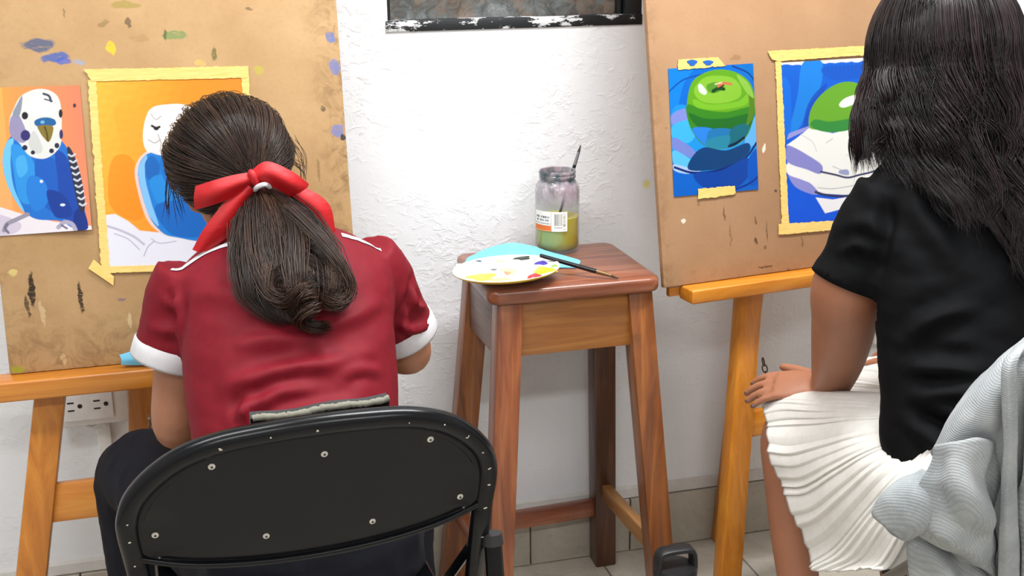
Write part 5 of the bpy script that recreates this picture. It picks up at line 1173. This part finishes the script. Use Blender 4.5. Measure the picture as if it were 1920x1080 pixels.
cut(me, [lambda V: beyond(V, whem, tL, .078, .006), lambda V: beyond(V, wh2, tR, .078, .006), lambda V: V[:, 2]+.16*(1.35-V[:, 1]) < .568, lambda V: np.linalg.norm(V-V3(1.08, 1.525, 1.0), axis=1) < .05], [(whem, tL, .08, .006), (wh2, tR, .08, .006), (V3(0, 1.35, .568), nz((0, .16, -1)), 9, 0)])
finish(me, 180); tee = put('shirt', me, M_tee, wom); solid(tee, .0025)
# pleated skirt: waist to hem, over the thigh and down the side of the chair
ctrl = [  # each column runs from waist to hem
  [at(1700, 752, 1.46), at(1665, 738, 1.56), at(1610, 736, 1.66), at(1560, 742, 1.76), at(1545, 775, 1.80)],
  [at(1680, 768, 1.45), at(1620, 742, 1.53), at(1550, 738, 1.62), at(1480, 738, 1.73), at(1442, 750, 1.775)],
  [at(1672, 790, 1.42), at(1600, 768, 1.50), at(1530, 768, 1.58), at(1468, 764, 1.68), at(1430, 770, 1.73)],
  [at(1675, 810, 1.40), at(1606, 806, 1.46), at(1540, 820, 1.53), at(1480, 830, 1.60), at(1440, 826, 1.655)],
  [at(1688, 830, 1.36), at(1622, 842, 1.41), at(1560, 872, 1.47), at(1505, 900, 1.54), at(1464, 900, 1.60)],
  [at(1705, 845, 1.32), at(1645, 872, 1.36), at(1588, 920, 1.41), at(1530, 970, 1.48), at(1492, 985, 1.53)],
  [at(1728, 855, 1.28), at(1680, 905, 1.31), at(1625, 970, 1.35), at(1570, 1036, 1.42), at(1522, 1066, 1.47)],
  [at(1760, 860, 1.245), at(1722, 920, 1.26), at(1672, 990, 1.28), at(1630, 1050, 1.33), at(1588, 1072, 1.37)],
  [at(1805, 862, 1.225), at(1775, 930, 1.22), at(1735, 1005, 1.23), at(1700, 1065, 1.25), at(1668, 1066, 1.27)],
  [V3(1.12, 1.205, .585), V3(1.12, 1.20, .53), V3(1.12, 1.20, .47), V3(1.12, 1.205, .455), V3(1.12, 1.21, .452)],
  [V3(1.21, 1.23, .585), V3(1.23, 1.22, .53), V3(1.25, 1.22, .46), V3(1.27, 1.24, .40), V3(1.28, 1.26, .36)],
  [V3(1.255, 1.32, .59), V3(1.29, 1.34, .55), V3(1.32, 1.38, .48), V3(1.33, 1.42, .42), V3(1.335, 1.47, .37)],
  [V3(1.245, 1.42, .605), V3(1.275, 1.48, .595), V3(1.29, 1.58, .57), V3(1.29, 1.68, .53), V3(1.285, 1.75, .48)],
  [V3(1.18, 1.45, .62), V3(1.19, 1.53, .615), V3(1.195, 1.64, .60), V3(1.20, 1.75, .575), V3(1.20, 1.82, .54)],
  [V3(1.11, 1.455, .62), V3(1.11, 1.53, .60), V3(1.105, 1.63, .575), V3(1.10, 1.74, .55), V3(1.10, 1.82, .52)]]
C_ = np.array(ctrl); C_[:, 0] = C_[:, 0]+(np.array([1.08, 1.375, .60])-C_[:, 0])*np.array([.24, .24, 0])+np.array([0, 0, .014]); C_ = np.concatenate([C_, C_[:1]])
NS = 12; Gs = np.array([crom(C_[:, j], NS*4) for j in range(C_.shape[1])])        # along the hem
Gs = np.array([crom(Gs[:, i], 10) for i in range(Gs.shape[1])])                    # u, v
du = np.gradient(Gs, axis=0); dv = np.gradient(Gs, axis=1); Nn = np.cross(du, dv); Nn /= np.linalg.norm(Nn, axis=2)[..., None]+1e-9
ctr = Gs.mean((0, 1)); 
if np.mean(np.einsum('uvk,uvk->uv', Nn, Gs-ctr)) < 0: Nn = -Nn
vq = np.linspace(0, 1, Gs.shape[1]); uq0 = np.arange(Gs.shape[0])/(NS*4); uq = uq0+.10*np.sin(uq0*3.1)+.06*np.sin(uq0*7.3+1)
per = .30; fr_ = (uq/per) % 1.0; pid = np.floor(uq/per).astype(int); fr_ = (uq/per) % 1.0; pk = np.random.default_rng(4).uniform(.35, 1.5, 400)[pid % 400]; cutp = np.random.default_rng(6).uniform(.72, .90, 400)[pid % 400]; tri = .5+(np.where(fr_ < cutp, fr_/cutp, (1-fr_)/(1-cutp))-.5)*pk            # knife pleats
amp = (.0012+.0022*np.clip(vq*1.5, 0, 1)); tops = np.clip((uq0-.6)/2.4, .25, 1)
Gs = Gs+Nn*(((tri-.5)*tops)[:, None]*amp[None, :])[..., None]
wave = np.sin(uq*2.1)[:, None]*(vq**2)[None, :]*.006+np.sin(uq*4.3)[:, None]*(vq**3)[None, :]*.004; Gs = Gs+Nn*wave[..., None]
M_skirt = cloth('white_pleated_cloth', (216, 214, 208), 600, .75, .04, .2); me = mesh_of(MB().grid(Gs), 'skirt'); finish(me, 50); sk = put('skirt', me, M_skirt, wom); solid(sk, .0016, 0)
# loose wavy hair
S_, F_, U_ = wax; HC = WC+U_*.012; ga, gb, gc = .077, .098, .102
m = MB(); m.ball(HC, (ga+.006, gb+.006, gc+.006), wax, 30, 20); me = mesh_of(m, 'hair'); cut(me, [lambda V: ((V-HC)@F_ > .055) & ((V-HC)@U_ < .05)]); colored(me, .05); finish(me, 180); hairW = put('hair', me, M_hairW, wom); solid(hairW, .004)
# soft under-volume behind the strands, so no shirt shows between the locks
rows = []
for z, hw, yb, xc in ((1.10, .098, 1.452, 1.076), (1.04, .112, 1.428, 1.076), (.985, .120, 1.408, 1.082), (.93, .110, 1.395, 1.098), (.88, .085, 1.388, 1.115), (.85, .05, 1.384, 1.13)):
    rows.append([V3(xc+hw*.80*math.sin(q), yb+.022-.05*max(0, min(1, (1.0-z)/.1))+.075*(1-math.cos(q))*1.1, z) for q in np.linspace(-1.75, 1.75, 17)])
me = mesh_of(MB().slab(bez_grid(np.array(rows), 2, 5), .016), 'under_hair'); colored(me, .04); finish(me, 180); put('under_hair', me, M_hairW, hairW)
P_ = []; SH = []
for c in range(240):
    az = RNG.uniform(-118, 118) if c < 185 else RNG.uniform(35, 122); layer = RNG.uniform(0, 1); ph = RNG.uniform(0, 6.28); lam = RNG.uniform(.07, .16); am = RNG.uniform(.004, .017); base = RNG.random()**1.5
    a_ = R(az); left = max(0, math.sin(a_)); zend = .838+.147*left+(RNG.uniform(-.015, .02) if RNG.random() < .6 else RNG.uniform(.02, .09))
    if az < -20: zend += .01
    for j in range(30):
        dv_ = RNG.normal()*.10; aj = a_+dv_; p0 = RNG.uniform(.02, .75) if RNG.random() < .6 else RNG.uniform(.7, 1.4); lay = .010+.016*layer+RNG.uniform(0, .006); A = []
        hd = -F_*math.cos(aj)-S_*math.sin(aj)                # azimuth: 0 back, + towards the person's left
        pm = R(98)
        for s in np.linspace(p0, pm, 12):
            d = U_*math.cos(s)+hd*math.sin(s); r = 1/math.sqrt((d@S_/ga)**2+(d@F_/gb)**2+(d@U_/gc)**2)+lay; A.append(HC+d*r)
        p = A[-1]; hd2 = nz((hd[0], hd[1], 0)); L = max(.03, p[2]-zend-RNG.normal()*.010); n_ = 22
        for s in np.linspace(0, 1, n_)[1:]:
            fl_ = .020*math.sin(s*math.pi*.5)*(1.0 if abs(az) > 35 else .6)+.018*s*layer
            pull = V3((1.078-p[0])*(.18*s), -.018*s, 0)
            q = p+hd2*fl_+V3(0, 0, -L*s)+pull-V3(-hd2[1], hd2[0], 0)*dv_*.10*.7*s**1.5*(-1)
            A.append(q)
        A = np.array(A); al = np.concatenate([[0], np.cumsum(np.linalg.norm(np.diff(A, axis=0), axis=1))]); fall = al-al[11]; w_ = np.clip((fall+.05)/.12, 0, 1); tang = V3(-hd2[1], hd2[0], 0)
        kk = 2*math.pi/lam; wv = (am*np.sin(kk*fall+ph+RNG.normal()*.2)*w_)[:, None]*tang+(.6*am*np.cos(kk*.9*fall+ph)*w_)[:, None]*hd2; A = A+wv; bk = np.clip((1.53-A[:, 1])/.05, 0, 1); A[:, 1] -= bk*(.055*np.clip((1.0-A[:, 2])/.10, 0, 1)+.6*np.clip(.90-A[:, 2], 0, 1)); P_.append(A); SH.append(float(np.clip(base*.8+RNG.normal()*.15, 0, 1)))
for i in range(26):                                        # stray ends flicking out on the left
    a = at(1672+RNG.uniform(-10, 20), 262+RNG.uniform(-16, 16), 1.50); b = at(1636+RNG.uniform(-10, 22), 276+RNG.uniform(-14, 16), 1.49); P_.append(crom([a+V3(.02, 0, .03), a, b], 7)); SH.append(.3)
strands('hair_strands', P_, .00075, M_hairW, hairW, SH)['kind'] = 'stuff'

# ------------------------------------------------------------------ grey knitted jacket over the second chair
def rib_mat(name, axis, pitch=.0025):
    t = NT(name); w_ = t.n('ShaderNodeTexWave', wave_type='BANDS', bands_direction='DIAGONAL' if axis == 'd' else axis.upper()); w_.inputs['Scale'].default_value = .314/pitch*1.0; w_.inputs['Distortion'].default_value = .8; w_.inputs['Detail'].default_value = 1; w_.inputs['Detail Scale'].default_value = 3
    t.l(t.co, w_.inputs['Vector']); f = t.noise(260, 3, .7); g = t.noise(18, 3)
    c = t.ramp(g, [(.3, (138, 144, 146)), (.7, (164, 168, 169))]); c = t.mix(t.mr(w_.outputs['Fac'], .0, .5, .24, 0), c, lin((100, 105, 109))); c = t.mix(t.mr(f, .55, .75, 0, .3), c, lin((190, 193, 194)))
    t.set(Base_Color=c, Roughness=.9); t.b.inputs['Specular IOR Level'].default_value = .15; t.bump(w_.outputs['Fac'], .3, .0009); return t.m
M_ribz, M_ribd, M_ribx = rib_mat('grey_ribbed_knit', 'z'), rib_mat('grey_ribbed_knit_slanted', 'd'), rib_mat('grey_ribbed_band', 'z', .0024)
jk = thing('jacket', 'light grey ribbed knit jacket draped over the chair back, lower right', 'jacket', (1.0, 1.05, .40))
PJ = Plane((1.0, 1.07, .60), -6, -12)
def jp(x, y, d): u, v = PJ.hit(x, y, d); return PJ.W(u, v, d)
def sheet(name, rows, mat, th=.005, su=5, sv=5, F=(), rp=.003, seed=0.0):
    G = bez_grid(np.array([[jp(*q) for q in r] for r in rows]), su, sv); me = mesh_of(MB().grid(G), name); N = getn(me)
    if N[:, 1].mean() > 0: me.flip_normals()
    if F: folds(me, [([jp(*q) for q in a], w, b) for a, w, b in F])
    ripple(me, 16, rp, seed); finish(me, 180); o = put(name, me, mat, jk); solid(o, th); return o
X = [1745, 1795, 1845, 1895, 1950, 2020, 2100, 2200, 2275]
sheet('body_panel', [
  [(1752, 850, -.075), (1800, 770, -.075), (1846, 712, -.075), (1896, 664, -.075), (1950, 625, -.075), (2020, 600, -.075), (2125, 600, -.075), (2255, 650, -.075), (2335, 838, -.075)],
  [(1743, 848, -.02), (1793, 762, -.02), (1840, 703, -.02), (1890, 654, -.02), (1948, 615, -.02), (2020, 590, -.02), (2127, 590, -.02), (2262, 632, -.005), (2350, 822, .000)],
  [(1750, 870, .015), (1800, 800, .028), (1848, 752, .035), (1896, 715, .038), (1950, 690, .038), (2020, 670, .038), (2125, 672, .036), (2256, 715, .060), (2352, 862, .050)],
  [(1748, 920, .018), (1800, 880, .034), (1850, 850, .042), (1896, 830, .044), (1950, 815, .044), (2020, 800, .044), (2125, 805, .042), (2256, 840, .060), (2379, 890, .050)],
  [(1746, 1000, .010), (1800, 985, .030), (1850, 970, .038), (1896, 960, .040), (1950, 955, .04), (2020, 950, .04), (2125, 955, .038), (2256, 970, .055), (2379, 990, .045)],
  [(1744, 1100, .006), (1798, 1095, .026), (1848, 1090, .034), (1896, 1085, .036), (1950, 1085, .036), (2020, 1085, .036), (2125, 1085, .034), (2256, 1090, .026), (2379, 1100, .012)],
  [(1742, 1230, .004), (1796, 1230, .022), (1846, 1225, .03), (1896, 1225, .03), (1950, 1225, .03), (2020, 1225, .03), (2125, 1225, .03), (2256, 1230, .022), (2379, 1230, .01)]], M_ribz, seed=2,
  F=[([(1800, 800, .03), (1840, 790, .035), (1880, 770, .038)], .010, .003), ([(1860, 700, .03), (1852, 770, .035), (1866, 830, .04)], .010, .003)])
sheet('sleeve', [
  [(1752, 834, .030), (1796, 827, .046), (1838, 821, .052), (1868, 832, .046)],
  [(1741, 870, .036), (1790, 868, .058), (1842, 866, .064), (1874, 880, .050)],
  [(1722, 918, .040), (1778, 924, .068), (1838, 934, .072), (1872, 960, .052)],
  [(1712, 960, .040), (1766, 984, .072), (1824, 1008, .074), (1869, 1030, .054)],
  [(1722, 1000, .036), (1768, 1026, .062), (1818, 1052, .064), (1868, 1076, .050)],
  [(1738, 1008, .022), (1776, 1030, .040), (1820, 1054, .044), (1866, 1078, .036)],
  [(1750, 985, .014), (1786, 1000, .026), (1824, 1020, .032), (1864, 1050, .030)]], M_ribd, seed=4, rp=.004, sv=6, su=7,
  F=[([(1765, 850, .05), (1800, 900, .06), (1840, 960, .07), (1866, 1020, .055)], .014, .010), ([(1730, 900, .045), (1780, 920, .066), (1830, 985, .074)], .013, .009), ([(1755, 840, .04), (1760, 900, .055), (1790, 960, .07)], .014, -.008), ([(1870, 850, .05), (1862, 920, .06), (1868, 1000, .054)], .008, -.008), ([(1730, 970, .05), (1780, 1000, .068), (1850, 1050, .06)], .010, .006)])
sheet('hanging_fold', [
  [(1742, 1000, .010), (1780, 1020, .020), (1820, 1044, .024), (1862, 1070, .024)],
  [(1706, 1004, .020), (1752, 1030, .030), (1806, 1056, .034), (1856, 1084, .032)],
  [(1700, 1034, .024), (1748, 1070, .034), (1804, 1100, .038), (1854, 1120, .034)],
  [(1704, 1080, .022), (1750, 1130, .032), (1806, 1170, .036), (1856, 1190, .032)],
  [(1716, 1160, .018), (1758, 1210, .028), (1810, 1240, .03), (1858, 1250, .03)]], M_ribd, seed=6, F=[([(1730, 1010, .03), (1770, 1070, .034), (1790, 1140, .036)], .012, .008), ([(1800, 1050, .034), (1812, 1120, .038), (1816, 1200, .03)], .010, -.008)])
a, b, c_ = jp(1742, 930, .030), jp(1700, 958, .030), jp(1672, 984, .026); tt = nz(c_-a)
mb = MB(); mb.loft([(a-tt*.02, nz(np.cross(tt, (0, 1, 0)))*.030, V3(0, .026, 0)), (a, nz(np.cross(tt, (0, 1, 0)))*.036, V3(0, .030, 0)), (b, nz(np.cross(tt, (0, 1, 0)))*.036, V3(0, .030, 0)), (c_, nz(np.cross(tt, (0, 1, 0)))*.030, V3(0, .026, 0)), (c_+tt*.008, nz(np.cross(tt, (0, 1, 0)))*.024, V3(0, .020, 0)), (c_+tt*.004, nz(np.cross(tt, (0, 1, 0)))*.019, V3(0, .016, 0)), (c_-tt*.03, nz(np.cross(tt, (0, 1, 0)))*.018, V3(0, .015, 0))], 26, 6)
me = mesh_of(mb, 'cuff'); ripple(me, 22, .004, 9); finish(me, 180); put('cuff', me, M_ribd, jk)
sheet('front_band', [
  [(1902, 650, -.005), (1916, 642, -.002), (1930, 634, -.005)], [(1884, 672, .030), (1899, 665, .036), (1916, 660, .032)], [(1877, 700, .045), (1892, 696, .052), (1908, 692, .048)], [(1878, 760, .054), (1893, 756, .062), (1909, 752, .056)], [(1881, 830, .062), (1895, 828, .068), (1910, 826, .062)],
  [(1878, 880, .064), (1893, 880, .070), (1908, 880, .064)], [(1874, 950, .066), (1890, 950, .072), (1908, 950, .064)], [(1872, 1030, .066), (1890, 1030, .072), (1912, 1030, .064)], [(1870, 1120, .062), (1890, 1120, .068), (1912, 1120, .06)], [(1868, 1230, .056), (1890, 1230, .062), (1912, 1230, .055)]], M_ribx, .006, seed=8, rp=.0015)
sheet('second_front', [
  [(1926, 690, .044), (1970, 680, .052), (2040, 676, .05), (2120, 700, .045)], [(1922, 800, .056), (1970, 796, .066), (2040, 790, .06), (2120, 800, .05)], [(1918, 890, .060), (1968, 890, .070), (2040, 890, .062), (2120, 890, .05)],
  [(1906, 940, .052), (1968, 950, .068), (2040, 950, .062), (2120, 950, .05)], [(1916, 1040, .06), (1968, 1040, .068), (2040, 1040, .06), (2120, 1040, .05)], [(1914, 1220, .05), (1968, 1220, .06), (2040, 1220, .055), (2120, 1220, .045)]], M_ribd, .006, seed=11)
sheet('seam', [[(1752, 838, .030), (1796, 830, .046), (1838, 824, .052), (1866, 832, .046)], [(1752, 840, .030), (1796, 832, .046), (1838, 826, .052), (1864, 835, .046)]], plain('darker_grey_seam', (120, 124, 126), .9), .003, rp=0)
